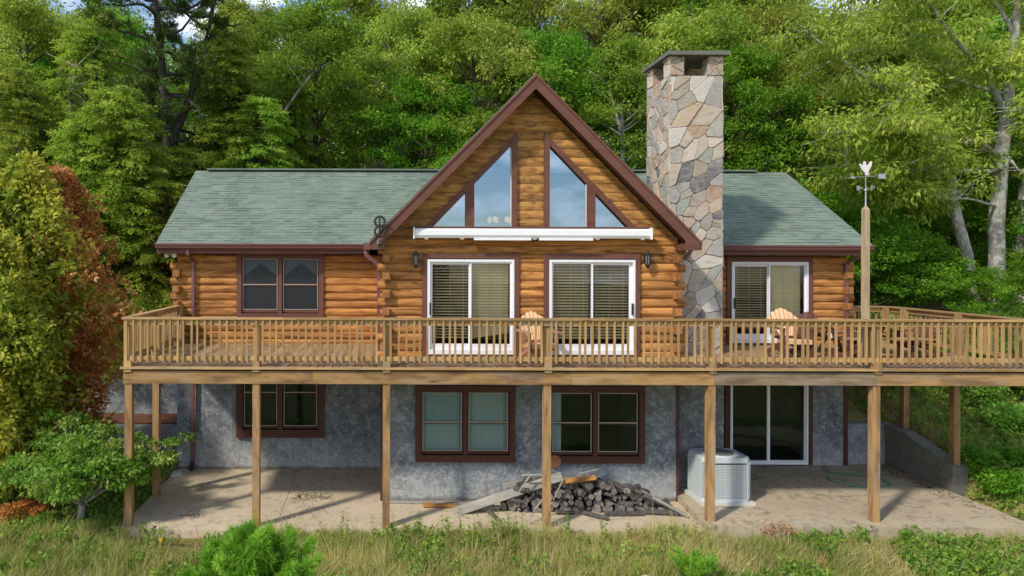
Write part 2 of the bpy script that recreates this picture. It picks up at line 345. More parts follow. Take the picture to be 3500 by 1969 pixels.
# ================================================================== the house
house = empty('log_cabin', (3.2, YW, 0), 'two storey log cabin with steep central gable, green shingle roof and grey stucco basement', 'house', world=True)
HC = .189; Z0 = 3.02
def log_seg(mb, z0, z1, xl0, xl1, xr0, xr1, yf, bulge, thick, r):
    n = 7; P = []
    for k in range(n + 1):
        t = k / n; P.append((yf - bulge * math.sin(PI * t) ** .55, lerp(z0, z1, t), t))
    P2 = P + [(yf + thick, z1, 1), (yf + thick, z0, 0)]
    def pt(side, p):
        x = lerp(xl0, xl1, p[2]) if side == 0 else lerp(xr0, xr1, p[2]); return (x, p[0], p[1])
    b = len(mb.v)
    for p in P: mb.v.append(pt(0, p))
    for p in P: mb.v.append(pt(1, p))
    for k in range(n):
        mb.f.append((b + k, b + n + 1 + k, b + n + 2 + k, b + k + 1)); v0 = k / n * .25; v1 = (k + 1) / n * .25
        mb.uv.append([(P2[0][0] * 0 + xl0, v0), (xr0, v0), (xr0, v1), (xl0, v1)]); mb.r.append(r); mb.mi.append(0); mb.sm.append(True)
    m = len(P2)
    mb.face([pt(0, p) for p in reversed(P2)], [(p[1] * 3, p[0] * 3) for p in P2], r, 1); mb.face([pt(1, p) for p in P2], [(p[1] * 3, p[0] * 3) for p in P2], r, 1)
    for k in range(n, m):
        a = P2[k % m]; c = P2[(k + 1) % m]
        mb.face([pt(0, a), pt(1, a), pt(1, c), pt(0, c)], [(xl0, 0), (xr0, 0), (xr0, .1), (xl0, .1)], r)
def log_wall(mb, x0, x1, z0, ncourse, yf, holes, bulge=.035):
    for k in range(ncourse):
        a = z0 + k * HC; b = a + HC - .004; segs = [(x0, x1)]; mid = (a + b) / 2
        for (hx0, hx1, hz0, hz1) in holes:
            if hz0 < mid < hz1:
                ns = []
                for (p, q) in segs:
                    if hx0 >= q or hx1 <= p: ns.append((p, q)); continue
                    if hx0 - p > .02: ns.append((p, hx0))
                    if q - hx1 > .02: ns.append((hx1, q))
                segs = ns
        ns = []
        for (p, q) in segs:
            if q - p > 1.6 and random.random() < .6: c = random.uniform(p + .5, q - .5); ns += [(p, c - .002), (c + .002, q)]
            else: ns.append((p, q))
        for (p, q) in ns: log_seg(mb, a, b, p, p, q, q, yf + random.uniform(-.004, .004), bulge, .14, random.random())
def wall_holes(mb, x0, x1, z0, z1, y0, y1, holes, r=.5):
    xs = sorted({x0, x1, *[h for H in holes for h in H[:2]]}); zs = sorted({z0, z1, *[h for H in holes for h in H[2:]]})
    for i in range(len(xs) - 1):
        j = 0
        while j < len(zs) - 1:
            def ins(j): return any(H[0] <= (xs[i] + xs[i + 1]) / 2 <= H[1] and H[2] <= (zs[j] + zs[j + 1]) / 2 <= H[3] for H in holes)
            if ins(j): j += 1; continue
            k = j
            while k + 1 < len(zs) - 1 and not ins(k + 1): k += 1
            mb.box(xs[i], xs[i + 1], y0, y1, zs[j], zs[k + 1], r); j = k + 1
# ---- openings in metres
WL = (MX(600, YW), MX(813, YW), MZ(795, YW), MZ(640, YW))            # left wing window
D1 = (MX(1072, YB), MX(1295, YB), ZF + .02, MZ(650, YB)); D2 = (MX(1377, YB), MX(1598, YB), ZF + .02, MZ(650, YB))
D3 = (MX(1834, YW), MX(2032, YW), ZF + .02, MZ(657, YW, 1930))
BX0, BX1 = .13, 6.38; WX0, WX1 = -4.98, 11.5
mb = MB()
log_wall(mb, WX0, BX0 - .02, Z0, 12, YW, [WL]); log_wall(mb, 7.5, WX1, Z0, 12, YW, [D3])
log_wall(mb, BX0, BX1, Z0, 14, YB, [D1, D2])
wall = mb.build('log_wall', [M['log'], M['logend']], house)
# gable boards, trimmed to the rake and round the window triangles
GX, SL = 3.22, 1.012
mb = MB(); k = 0; z = Z0 + 14 * HC; GZ = 8.82
def rakex(z): return (GX - (GZ - z) / SL, GX + (GZ - z) / SL)
TB, TT = 5.80, 7.74; TI = 2.87; TO = 1.0
def tri(z): return TO + (z - TB) * (TI - TO) / (TT - TB)
while z < GZ - .05:
    a, b = z, min(z + HC - .004, GZ - .02); l0, r0 = rakex(a); l1, r1 = rakex(b)
    l0 = max(l0, BX0); l1 = max(l1, BX0); r0 = min(r0, BX1); r1 = min(r1, BX1)
    if a < TB - .1 or a > TT: log_seg(mb, a, b, l0, l1, r0, r1, YB, .02, .14, random.random())
    else:
        t0 = max(tri(a), TO); t1 = tri(b)
        log_seg(mb, a, b, l0, l1, min(t0, TI), min(t1, TI), YB, .02, .14, random.random())
        log_seg(mb, a, b, TI, TI, 2 * GX - TI, 2 * GX - TI, YB, .02, .14, random.random())
        log_seg(mb, a, b, 2 * GX - min(t0, TI), 2 * GX - min(t1, TI), r0, r1, YB, .02, .14, random.random())
    z += HC
mb.build('gable_wall', [M['gable'], M['logend']], house)
# crossing log ends at the corners
mb = MB()
def log_ends(xc, yf, dirx, n, y_side=-.17):
    for k in range(n):
        a = Z0 + k * HC; b = a + HC - .012
        if k % 2 == 0: log_seg(mb, a, b, xc if dirx > 0 else xc - .17, xc if dirx > 0 else xc - .17, xc + .17 if dirx > 0 else xc, xc + .17 if dirx > 0 else xc, yf, .05, .14, random.random())
        else:
            x0 = xc - dirx * .02 - .09; w = random.uniform(-.008, .008)
            mb.box(x0 - .005, x0 + .165 + w, yf + y_side, yf - .052, a + .01, b + .005 + w, random.random(), mi=1)
            mb.box(x0 + .015, x0 + .145, yf + y_side - .012, yf + y_side, a + .03, b - .015, random.random(), mi=1)
for q in ((WX0, YW, -1, 11), (BX0, YB, -1, 13), (BX1, YB, 1, 13), (WX1, YW, 1, 11)):
    mb = MB(); log_ends(*q); mb.build('corner_log_ends', [M['log'], M['logend']], house)
# side, rear and inner walls
mb = MB()
mb.box(WX0, WX0 + .15, YW + .15, 22.7, Z0, 5.45); mb.box(WX1 - .15, WX1, YW + .15, 22.7, Z0, 5.45); mb.box(WX0, WX1, 22.7, 22.85, 0, 5.45)
mb.box(BX0, BX0 + .15, YB + .145, YW + .2, Z0, 5.55); mb.box(BX1 - .15, BX1, YB + .145, YW + .2, Z0, 5.55)
mb.prism([(WX0, 5.45), (WX0, 5.44)][:0] or [(0.13, 5.5), (6.3, 5.5), (3.22, 8.6)], 22.7, 22.84)
mb.build('side_wall', M['log'], house)
for xa in (WX0, WX1 - .15):
    mb = MB(); mb.face([(xa, 16.7, 5.45), (xa, 19.7, 7.5), (xa, 22.7, 5.45)]); mb.face([(xa + .15, 16.7, 5.45), (xa + .15, 22.7, 5.45), (xa + .15, 19.7, 7.5)])
    mb.build('end_gable', M['log'], house)
# interior: floor, room divisions (dark rooms seen through the glass)
mb = MB(); mb.box(WX0 + .15, WX1 - .15, YB + .15 + 2.1, 22.7, 2.9, 3.06); mb.box(BX0 + .15, BX1 - .15, YB + .16, YW - .05, 2.9, 3.06)
mb.box(WX0 + .15, WX1 - .15, 20.0, 20.1, .02, 5.6); mb.box(.0, .1, YW + .2, 20, .02, 5.4); mb.box(6.45, 6.55, YW + .2, 20, .02, 5.4)
mb.build('interior_wall', M['insidew'], house)
# ---- windows
def pane(mb, x0, x1, z0, z1, y): mb.face([(x0, y, z0), (x1, y, z0), (x1, y, z1), (x0, y, z1)])
def blinds(parent, x0, x1, z0, z1, y, mat, tilt, pitch=.062, sag=0):
    mb = MB(); n = int((z1 - z0) / pitch)
    for k in range(n):
        zz = z1 - (k + .5) * pitch; low = max(0, (k - n * .72) / (n * .28)); dz = sag * low ** 1.5
        Mx = Matrix.Translation(((x0 + x1) / 2, y, zz + dz * .5)) @ Matrix.Rotation(-math.atan2(dz, x1 - x0), 4, 'Y') @ Matrix.Rotation(math.radians(tilt), 4, 'X')
        mb.box(-(x1 - x0) / 2, (x1 - x0) / 2, -.031, .031, -.0015, .0015, .5, Mx)
    for f in (.15, .5, .85):
        mb.box(lerp(x0, x1, f) - .004, lerp(x0, x1, f) + .004, y - .03, y - .027, z0, z1)
    mb.box(x0, x1, y - .03, y + .03, z1, z1 + .05)
    return mb.build('blind', mat, parent)
def frame_mb(mb, x0, x1, z0, z1, y0, y1, w, wb=None, r=.5):
    wb = wb or w
    mb.box(x0, x0 + w, y0, y1, z0, z1, r); mb.box(x1 - w, x1, y0, y1, z0, z1, r); mb.box(x0 + w, x1 - w, y0, y1, z1 - w, z1, r); mb.box(x0 + w, x1 - w, y0, y1, z0, z0 + wb, r)
def double_window(x0, x1, z0, z1, yf, tw, glassm, blindm=None, tilt=25, curtain=None, label=None, valance=False, wide=False):
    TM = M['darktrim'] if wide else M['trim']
    "pair of hung sashes with brown casing; x0..z1 are the outer casing"
    mb = MB(); frame_mb(mb, x0, x1, z0, z1, yf - .075, yf + .05, tw, tw * (1.25 if wide else .7)); xm = (x0 + x1) / 2
    mb.box(xm - tw * .35, xm + tw * .35, yf - .07, yf + .05, z0 + tw * .5, z1 - tw * .9, .5)
    win = mb.build('window', TM, house)
    if label: win['label'] = label
    for (a, b) in ((x0 + tw, xm - tw * .35), (xm + tw * .35, x1 - tw)):
        zb = z0 + tw * (1.25 if wide else .7) + .02; zt = z1 - tw; zm = (zb + zt) / 2
        mb = MB(); frame_mb(mb, a + .005, b - .005, zb, zt, yf - .02, yf + .03, .03, .07)
        mb.box(a + .02, b - .02, yf - .03, yf + .02, zm - .02, zm + .02); mb.build('sash', TM, win)
        mb = MB()
        frame_mb(mb, a + .032, b - .032, zb + .07, zt - .028, yf - .034, yf - .021, .014)
        mb.box(a + .04, b - .04, yf - .042, yf - .031, zm + .006, zm + .024); mb.build('sash_bead', M['sash'], win)
        mb = MB(); pane(mb, a + .03, b - .03, zb + .06, zt - .02, yf + .0); mb.build('pane', glassm, win)
        if blindm: blinds(win, a + .03, b - .03, zb + .05, zt - .06, yf + .10, blindm, tilt)
        if valance:
            mb = MB(); n = 14
            for i in range(n):
                for (s0, s1) in ((i / n, (i + 1) / n),):
                    xa = lerp(a + .03, b - .03, s0); xb = lerp(a + .03, b - .03, s1)
                    da = .16 + .34 * abs(s0 - .5) * 2 * (.6 + .4 * abs(s0 - .5) * 2); db = .16 + .34 * abs(s1 - .5) * 2 * (.6 + .4 * abs(s1 - .5) * 2)
                    yy = yf + .055 + .012 * (i % 2)
                    mb.face([(xa, yy, zt - da), (xb, yf + .055 + .012 * ((i + 1) % 2), zt - db), (xb, yf + .055 + .012 * ((i + 1) % 2), zt), (xa, yy, zt)])
            mb.build('valance', M['curtain'], win)
        if curtain:
            mb = MB(); n = 16; c0, c1 = curtain if isinstance(curtain, tuple) else (0, 1)
            for i in range(n):
                xa = lerp(a, b, c0 + (c1 - c0) * i / n); xb = lerp(a, b, c0 + (c1 - c0) * (i + 1) / n)
                ya = yf + .1 + .01 * math.sin(i * 2.1); yb = yf + .1 + .01 * math.sin((i + 1) * 2.1)
                mb.face([(xa, ya, zb), (xb, yb, zb), (xb, yb, zt), (xa, ya, zt)])
            mb.build('curtain', M['curtain'], win)
    return win
double_window(MX(597, YW), MX(815, YW), MZ(797, YW), MZ(637, YW), YW, .115, M['screen'], M['blindw'], 12, valance=True, label='screened upper window with lace valance')
def slider(x0, x1, z0, z1, yf, glassm, bl, lead, tilt=(12, 40), sag=0, trim=.11, handle=None, label=None):
    mb = MB(); frame_mb(mb, x0 - trim, x1 + trim, z0 - .06, z1 + .13, yf - .07, yf + .06, trim, .06)
    d = mb.build('sliding_door', M['trim'], house)
    if label: d['label'] = label
    mb = MB(); frame_mb(mb, x0, x1, z0, z1, yf - .085, yf + .03, .05, .1); d2 = mb.build('door_frame', M['white'], d)
    xm = (x0 + x1) / 2
    for i, (a, b) in enumerate(((x0 + .05, xm + .02), (xm - .02, x1 - .05))):
        front = (i == lead); yy = yf - .055 if front else yf - .015
        mb = MB(); frame_mb(mb, a, b, z0 + .1, z1 - .05, yy, yy + .035, .06 if i != lead else .035, .12); mb.build('door_panel', M['white'], d)
        mb = MB(); pane(mb, a + .03, b - .03, z0 + .2, z1 - .08, yy + .018); mb.build('pane', glassm, d)
        if bl and bl[i]: blinds(d, a + .04, b - .04, z0 + .30, z1 - .1, yf + .11, bl[i], tilt[i], sag=sag if i == 1 else 0)
    if handle is not None:
        mb = MB(); hx = handle; mb.box(hx - .018, hx + .018, yf - .12, yf - .087, z0 + .85, z0 + 1.1); mb.build('door_handle', M['black'], d)
    return d
slider(MX(1075, YB), MX(1292, YB), ZF + .05, MZ(652, YB), YB, M['glass'], (M['blind'], M['blind']), 1, (24, 64), sag=.16, handle=MX(1082, YB), label='left sliding door with a sagging cream blind')
slider(MX(1380, YB), MX(1595, YB), ZF + .05, MZ(652, YB), YB, M['glass'], (M['blind'], M['blind']), 0, (34, 26), handle=MX(1587, YB), label='middle sliding door with half open blinds')
slider(MX(1837, YW), MX(2029, YW), ZF + .05, MZ(659, YW, 1930), YW, M['glass'], (M['blind'], M['blind']), 1, (18, 70), handle=MX(1843, YW), label='right sliding door beside the stone chimney')
# gable triangle windows
def tri_window(sx):
    def X(x): return x if sx > 0 else 2 * GX - x
    mb = MB()
    def pr(poly, y0, y1):
        P = [(X(x), z) for x, z in poly]
        if sx < 0: P.reverse()
        mb.prism(P, y0, y1, .5)
    y0, y1 = YB - .085, YB + .04
    pr([(2.816, 5.80), (2.93, 5.80), (2.93, 7.90), (2.816, 7.78)], y0, y1)
    s = 1.03
    pr([(.90, 5.80), (1.07, 5.80), (2.813, 7.615), (2.813, 7.777)], y0 - .004, y1)
    pr([(1.835, 5.80), (2.015, 5.80), (2.015, 6.8), (1.835, 6.61)], y0 + .008, y1)
    pr([(.9, 5.78), (2.93, 5.78), (2.93, 5.845), (.9, 5.845)], y0 - .01, y1)
    wn = mb.build('gable_window', M['trim'], house)
    mb = MB()
    def pn(poly, y):
        P = [(X(x), y, z) for x, z in poly]
        if sx < 0: P.reverse()
        mb.face(P)
    pn([(2.0, 5.84), (2.83, 5.84), (2.83, 7.64), (2.0, 6.79)], YB); mb.build('pane', M['glass_hi'], wn)
    mb = MB(); pn([(1.05, 5.84), (1.85, 5.84), (1.85, 6.62)], YB); mb.build('pane', M['glass_hi'], wn)
    mb = MB()
    def pf(poly):
        P = [(X(x), z) for x, z in poly]
        if sx < 0: P.reverse()
        mb.prism(P, YB - .03, YB - .005, .5)
    pf([(2.012, 5.845), (2.03, 5.845), (2.03, 6.80), (2.012, 6.785)]); pf([(2.798, 5.845), (2.816, 5.845), (2.816, 7.62), (2.798, 7.60)])
    mb.build('glazing_bead', M['white'], wn)
tri_window(1); tri_window(-1)
# basement windows, door
LW = (MX(597, YW), MX(817, YW), MZ(1100, YW), 2.92); L1 = (MX(1046, YB), MX(1296, YB), MZ(1160, YB), MZ(969, YB)); L2 = (MX(1372, YB), MX(1621, YB), MZ(1162, YB), MZ(969, YB))
L3 = (MX(1835, YW), MX(2030, YW), .17, 2.5)
def inset(h, e=.03): return (h[0] + e, h[1] - e, h[2] + e, h[3] - e)
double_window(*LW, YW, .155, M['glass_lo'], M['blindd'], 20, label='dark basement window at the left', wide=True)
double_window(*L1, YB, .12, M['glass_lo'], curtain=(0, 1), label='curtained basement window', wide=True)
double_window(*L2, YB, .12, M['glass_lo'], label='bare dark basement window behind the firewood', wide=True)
wl2 = [o for o in house.children if o.get('label', '').startswith('bare dark')][0]
mb = MB(); xa, xb = L2[0] + .14, MX(1413, YB + .1)
for i in range(5): mb.face([(lerp(xa, xb, i / 5), YB + .10 + .015 * (i % 2), L2[2] + .1), (lerp(xa, xb, (i + 1) / 5), YB + .10 + .015 * ((i + 1) % 2), L2[2] + .1), (lerp(xa, xb, (i + 1) / 5), YB + .10 + .015 * ((i + 1) % 2), L2[3] - .1), (lerp(xa, xb, i / 5), YB + .10 + .015 * (i % 2), L2[3] - .1)])
mb.build('curtain', M['curtain'], wl2)
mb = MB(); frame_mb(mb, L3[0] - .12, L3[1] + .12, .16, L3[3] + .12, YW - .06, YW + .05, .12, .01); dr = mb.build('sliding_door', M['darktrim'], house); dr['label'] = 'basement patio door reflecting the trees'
mb = MB(); frame_mb(mb, L3[0], L3[1], .17, L3[3], YW - .075, YW + .03, .04, .07); mb.build('door_frame', M['white'], dr)
xm = (L3[0] + L3[1]) / 2
for i, (a, b) in enumerate(((L3[0] + .03, xm), (xm, L3[1] - .03))):
    mb = MB(); frame_mb(mb, a, b, .2, L3[3], YW - .05 + i * .02, YW + .0 + i * .02, .04, .06); mb.build('door_panel', M['white'], dr)
    mb = MB(); pane(mb, a, b, .2, L3[3], YW - .01 + i * .015); mb.build('pane', M['glass_lo'], dr)
# stucco basement
mb = MB()
wall_holes(mb, WX0, BX0 - .01, -.3, 3.02, YW + .0, YW + .3, [inset(LW)]); wall_holes(mb, BX0 + .02, BX1, -.3, 3.02, YB + .0, YB + .3, [inset(L1), inset(L2)])
wall_holes(mb, 7.65, WX1, -.3, 3.02, YW, YW + .3, [(L3[0] - .03, L3[1] + .03, .1, L3[3] + .05)])
mb.box(BX0 + .02, BX0 + .3, YB + .3, YW + .3, -.3, 3.02); mb.box(BX1 - .3, BX1 - .002, YB + .3, YW + .3, -.3, 3.02); mb.box(BX1 + .02, 7.65, 15.0, YW + .2, -.3, 3.0)
mb.box(WX0, WX0 + .3, YW + .3, 22.7, -.3, 3.02); mb.box(WX1 - .3, WX1, YW + .3, 22.7, -.3, 3.02)
mb.build('basement_wall', M['stucco'], house)
mb = MB(); mb.box(WX0 + .3, WX1 - .3, YW + .31, 20, -.02, .05); mb.build('basement_floor', M['insidew'], house)
# corner boards and downspouts
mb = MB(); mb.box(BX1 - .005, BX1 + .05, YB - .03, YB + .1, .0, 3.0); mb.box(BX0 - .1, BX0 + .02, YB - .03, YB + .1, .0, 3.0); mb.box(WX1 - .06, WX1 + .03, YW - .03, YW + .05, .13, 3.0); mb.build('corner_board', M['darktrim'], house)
def downspout(pts, w=.07, foot=True):
    mb = MB()
    for a, b in zip(pts[:-1], pts[1:]): mb.beam(a, b, w, w * .9, .5, up=(0, 1, 0) if abs(a[0] - b[0]) < .02 and abs(a[1] - b[1]) < .02 else (0, 0, 1))
    o = mb.build('downspout', M['gutter'], house)
    if foot:
        e = pts[-1]; f = MB(); f.tube([(e[0], e[1], e[2] + .12), (e[0], e[1] - .02, e[2] + .02), (e[0] - .02, e[1] - .12, e[2] - .03)], [.055, .06, .07], 8); f.build('drain_elbow', M['rubber'], o)
xd = MX(489, YW)
downspout([(xd - .04, 16.22, 5.42), (xd - .04, 16.22, 5.30), (xd, YW - .1, 5.12), (xd, YW - .1, .1)])
downspout([(-.35, 16.1, 5.44), (-.33, 16.0, 5.28), (-.1, 15.2, 5.12), (-.02, 14.62, 5.02), (-.02, 14.62, 3.1)], foot=False)
downspout([(6.72, 14.55, 5.42), (6.66, 14.55, 5.3), (6.5, 14.4, 5.2), (6.38, 14.43, 5.16)], foot=False)
xd = MX(2122, YW)
downspout([(xd + .12, 16.25, 5.38), (xd + .12, 16.27, 5.28), (xd, YW - .1, 5.1), (xd, YW - .1, 3.12)], foot=False)
# ---- roof
ES, RS = (16.22, 5.56), (19.7, 7.75)     # eave and ridge (y,z)
rx0, rx1 = -5.36, 11.82
sl = math.hypot(RS[0] - ES[0], RS[1] - ES[1]); dy, dz = (RS[0] - ES[0]) / sl, (RS[1] - ES[1]) / sl
roof = None
mb = MB()
def valley(z, side): return (-.2 + (z - 5.56) / SL + .12) if side < 0 else (6.65 - (z - 5.56) / SL - .12)
def shingles(x0f, x1f, y0, z0, dy, dz, L, expo=.14):
    n = int(L / expo) + 1
    for k in range(n):
        s0 = k * expo - .012; s1 = min(L, (k + 1) * expo + .02); x = x0f(z0 + dz * max(0, s0)); xe = x1f(z0 + dz * max(0, s0))
        x += -random.random() * .2; first = True
        while x < xe:
            w = random.uniform(.12, .34); a = max(x, x0f(z0 + dz * max(0, s0))); b = min(x + w, xe); x += w
            if b - a < .01: continue
            th = random.choice((.007, .012, .018)); r = random.random()
            def P(xx, s, h): return (xx, y0 + dy * s - dz * h, z0 + dz * s + dy * h)
            j = random.uniform(-.004, .004)
            mb.face([P(a, s0 + j, th), P(b, s0 + j, th), P(b, s1, .002), P(a, s1, .002)], None, r)
            mb.face([P(a, s0 + j, -.004), P(b, s0 + j, -.004), P(b, s0 + j, th), P(a, s0 + j, th)], None, r)
            mb.face([P(a, s0 + j, 0), P(a, s0 + j, th), P(a, s1, 0)], None, r); mb.face([P(b, s0 + j, 0), P(b, s1, 0), P(b, s0 + j, th)], None, r)
shingles(lambda z: rx0, lambda z: valley(z, -1), ES[0] - .05 * dy, ES[1] - .05 * dz, dy, dz, sl + .04)
shingles(lambda z: valley(z, 1), lambda z: rx1, ES[0] - .05 * dy, ES[1] - .05 * dz, dy, dz, sl + .04)
roof = mb.build('roof', M['shingle'], house)
mb = MB()    # decking, back slope
def slab(pts, th, mi=0):
    n = len(pts); a = Vector(pts[0]); nn = (Vector(pts[1]) - a).cross(Vector(pts[2]) - a).normalized(); lo = [Vector(p) - nn * th for p in pts]
    mb.face(pts, None, .5, mi); mb.face(list(reversed(lo)), None, .5, mi)
    for i in range(n): mb.face([pts[i], lo[i], lo[(i + 1) % n], pts[(i + 1) % n]], None, .5, mi)
e = .006
slab([(rx0 + .01, ES[0], ES[1] - e), (valley(5.56, -1), ES[0], ES[1] - e), (valley(7.75, -1), RS[0], RS[1] - e), (rx0 + .01, RS[0], RS[1] - e)], .12)
slab([(valley(5.56, 1), ES[0], ES[1] - e), (rx1 - .01, ES[0], ES[1] - e), (rx1 - .01, RS[0], RS[1] - e), (valley(7.75, 1), RS[0], RS[1] - e)], .12)
slab([(rx0, RS[0], RS[1]), (rx1, RS[0], RS[1]), (rx1, 23.2, 5.56), (rx0, 23.2, 5.56)], .12)
mb.build('roof_deck', M['trim'], roof)
mb = MB()    # ridge cap rolls
for a, b in ((rx0 + .35, 1.9), (4.6, rx1 - .9)):
    x = a
    while x < b: mb.prism([(x, 0)][:0] or [(x, 7.76), (min(x + .3, b), 7.76), (min(x + .3, b), 7.80), (x, 7.805)], 19.56, 19.84, random.random()); x += .3
mb.build('ridge_cap', M['shingle'], roof)
# gable roof
GF, GB = 13.98, 23.0; AZ = 9.04; EX = 3.43; ez = AZ - EX * SL
mb = MB()
for s in (-1, 1):
    p = [(GX, GF, AZ), (GX + s * EX, GF, ez), (GX + s * EX, GB, ez), (GX, GB, AZ)]
    if s < 0: p.reverse()
    slab(p, .018)
mb.build('gable_roof', M['shingle'], house)
mb = MB()
for s in (-1, 1):
    p = [(GX, GF + .03, AZ - .03), (GX + s * (EX - .02), GF + .03, ez - .02), (GX + s * (EX - .02), GB, ez - .02), (GX, GB, AZ - .03)]
    if s < 0: p.reverse()
    slab(p, .09)
mb.build('soffit', M['trim'], house)
mb = MB()
for s in (-1, 1):
    o = .02 * 1.42; w = .30
    P = [(GX, AZ - o), (GX, AZ - o - w), (GX + s * (EX - .33), AZ - o - w - (EX - .33) * SL), (GX + s * (EX - .33), ez - .19), (GX + s * EX, ez - .19), (GX + s * EX, ez - o)]
    if s > 0: P.reverse()
    mb.prism(P, GF - .035, GF + .0, .3 + .2 * s)
    P = [(GX, AZ - o + .004), (GX, AZ - o - .055), (GX + s * EX, ez - o - .055), (GX + s * EX, ez - o + .004)]
    if s > 0: P.reverse()
    mb.prism(P, GF - .06, GF - .036, .8)
    mb.box(GX + s * (EX - .33) - .0, GX + s * EX, GF + .001, GF + .5, ez - .19, ez - .05, .5) if s > 0 else mb.box(GX - EX, GX - EX + .33, GF + .001, GF + .5, ez - .19, ez - .05, .5)
mb.build('bargeboard', M['trim'], house)
# eave fascia, soffit, gutters
mb = MB()
for a, b in ((rx0, -.24), (6.7, rx1)):
    mb.box(a + .02, b, 16.23, 16.27, 5.30, 5.54, .4); mb.box(a + .05, b, 16.27, 16.7, 5.30, 5.335, .5)
mb.build('fascia', M['trim'], house)
def gutter(a, b):
    mb = MB(); prof = [(16.225, 5.545), (16.225, 5.42), (16.17, 5.40), (16.12, 5.44), (16.105, 5.50), (16.085, 5.51), (16.085, 5.545), (16.1, 5.545), (16.13, 5.49), (16.21, 5.44), (16.21, 5.545)]
    n = len(prof)
    for i in range(n):
        p, q = prof[i], prof[(i + 1) % n]; mb.face([(a, p[0], p[1]), (a, q[0], q[1]), (b, q[0], q[1]), (b, p[0], p[1])], None, .5)
    for xx in (a, b): mb.face([(xx, p[0], p[1]) for p in prof][:7])
    mb.build('gutter', M['gutter'], house)
gutter(rx0, -.22); gutter(6.75, rx1 - .02)
mb = MB(); mb.box(-.38, -.21, 16.0, 16.2, 5.40, 5.57); mb.build('gutter_box', M['gutter'], house)
mb = MB(); P = [(16.24, 5.5), (19.7, 7.68), (19.7, 7.55), (16.24, 5.33)]
for xx in (rx0 + .0, rx1 - .03):
    mb.face([(xx, y, z) for y, z in P]); mb.face([(xx + .03, y, z) for y, z in reversed(P)])
    for i in range(4): a = P[i]; b = P[(i + 1) % 4]; mb.face([(xx, *a), (xx + .03, *a), (xx + .03, *b), (xx, *b)])
mb.build('rake_board', M['trim'], house)
# ---- chimney
def clip(poly, px, pz, nx, nz):
    out = []; n = len(poly)
    for i in range(n):
        a, b = poly[i], poly[(i + 1) % n]; da = (a[0] - px) * nx + (a[1] - pz) * nz; db = (b[0] - px) * nx + (b[1] - pz) * nz
        if da <= 0: out.append(a)
        if (da < 0 < db) or (db < 0 < da): t = da / (da - db); out.append((lerp(a[0], b[0], t), lerp(a[1], b[1], t)))
    return out
def stone_face(mb, O, U, V, w, h, size, ax=1.0, depth=(.018, .05)):
    O, U, V = Vector(O), Vector(U), Vector(V); Nn = U.cross(V).normalized(); rs = random.Random(int(w * 999 + h * 77 + O.x * 13)); sk = -.38 if U.x > .5 else .3
    nx = max(1, round(w / size / ax)); nz = max(1, round(h / size)); seeds = []
    for j in range(nz):
        for i in range(nx):
            if rs.random() < .24 and nx > 1: continue
            seeds.append(((i + .5 + rs.uniform(-.5, .5)) * w / nx, (j + .5 + rs.uniform(-.5, .5)) * h / nz))
            if rs.random() < .16: seeds.append((min(w, seeds[-1][0] + rs.uniform(.05, .16)), seeds[-1][1] + rs.uniform(-.12, .12)))
    for i, s in enumerate(seeds):
        poly = [(0, 0), (w, 0), (w, h), (0, h)]
        for j, q in enumerate(seeds):
            if i == j: continue
            dx, dz = q[0] - s[0], q[1] - s[1]
            if abs(dx) > size * 3.5 or abs(dz) > size * 3.5: continue
            a = rs.uniform(.48, .52); poly = clip(poly, s[0] + dx * .5, s[1] + dz * .5, dx + sk * dz, .85 * dz + sk * dx)
            if len(poly) < 3: break
        if len(poly) < 3: continue
        cx = sum(p[0] for p in poly) / len(poly); cz = sum(p[1] for p in poly) / len(poly)
        ch = []                       # cut corners so the stones are not straight-edged cells
        for a, b in zip(poly, poly[1:] + poly[:1]):
            ch += [(lerp(a[0], b[0], .1), lerp(a[1], b[1], .1)), (lerp(a[0], b[0], .5) + rs.uniform(-.006, .006), lerp(a[1], b[1], .5) + rs.uniform(-.006, .006)), (lerp(a[0], b[0], .9), lerp(a[1], b[1], .9))]
        ins = .004; d = rs.uniform(*depth); r = rs.random(); wz = O.z + s[1]; wx = s[0]
        if U.x > .9 and 8.95 < wz < 9.28 and .45 < wx < .8: r = .72
        if U.x > .9 and 7.0 < wz < 7.35 and wx > .75: r = .87
        tx, tz = rs.uniform(-.05, .05), rs.uniform(-.05, .05)
        def ring(k, dd, off):
            out = []
            for p in ch:
                vx, vz = p[0] - cx, p[1] - cz; L = math.hypot(vx, vz) + 1e-6; f = max(.2, (L - off) / L) * k
                out.append(O + U * (cx + vx * f) + V * (cz + vz * f) + Nn * (dd + tx * vx + tz * vz))
            return out
        r0 = ring(1, -.005, ins); r1 = ring(1, d * .75, ins + .003); r2 = ring(1, d, ins + .012); n = len(ch)
        for A, B in ((r0, r1), (r1, r2)):
            for k in range(n): mb.face([A[k], A[(k + 1) % n], B[(k + 1) % n], B[k]], [(0, 0)] * 4, r, sm=False)
        mb.face(r2, [(0, 0)] * n, r)
CX0, CX1, CY0, CY1 = 6.43, 7.63, 15.02, 16.3; CZT = 9.28
core = MB(); g = .03
core.box(CX0 + g, CX1 - g, CY0 + g, CY1 - g, 3.0, CZT - .03)
pw = .33
pil = [(CX0, CY0), (CX1 - pw, CY0), (CX0, CY1 - pw), (CX1 - pw, CY1 - pw)]
for (a, b) in pil: core.box(a + g, a + pw - g, b + g, b + pw - g, CZT - .02, 9.71)
core.box(CX0 + pw, CX1 - pw, CY0 + pw + .1, CY1 - pw - .1, CZT, CZT + .06)
chim = core.build('chimney', M['mortar'], house)
mb = MB()
stone_face(mb, (CX0, CY0 + g, 2.95), (1, 0, 0), (0, 0, 1), CX1 - CX0, CZT - 2.95, .26, 1.3)
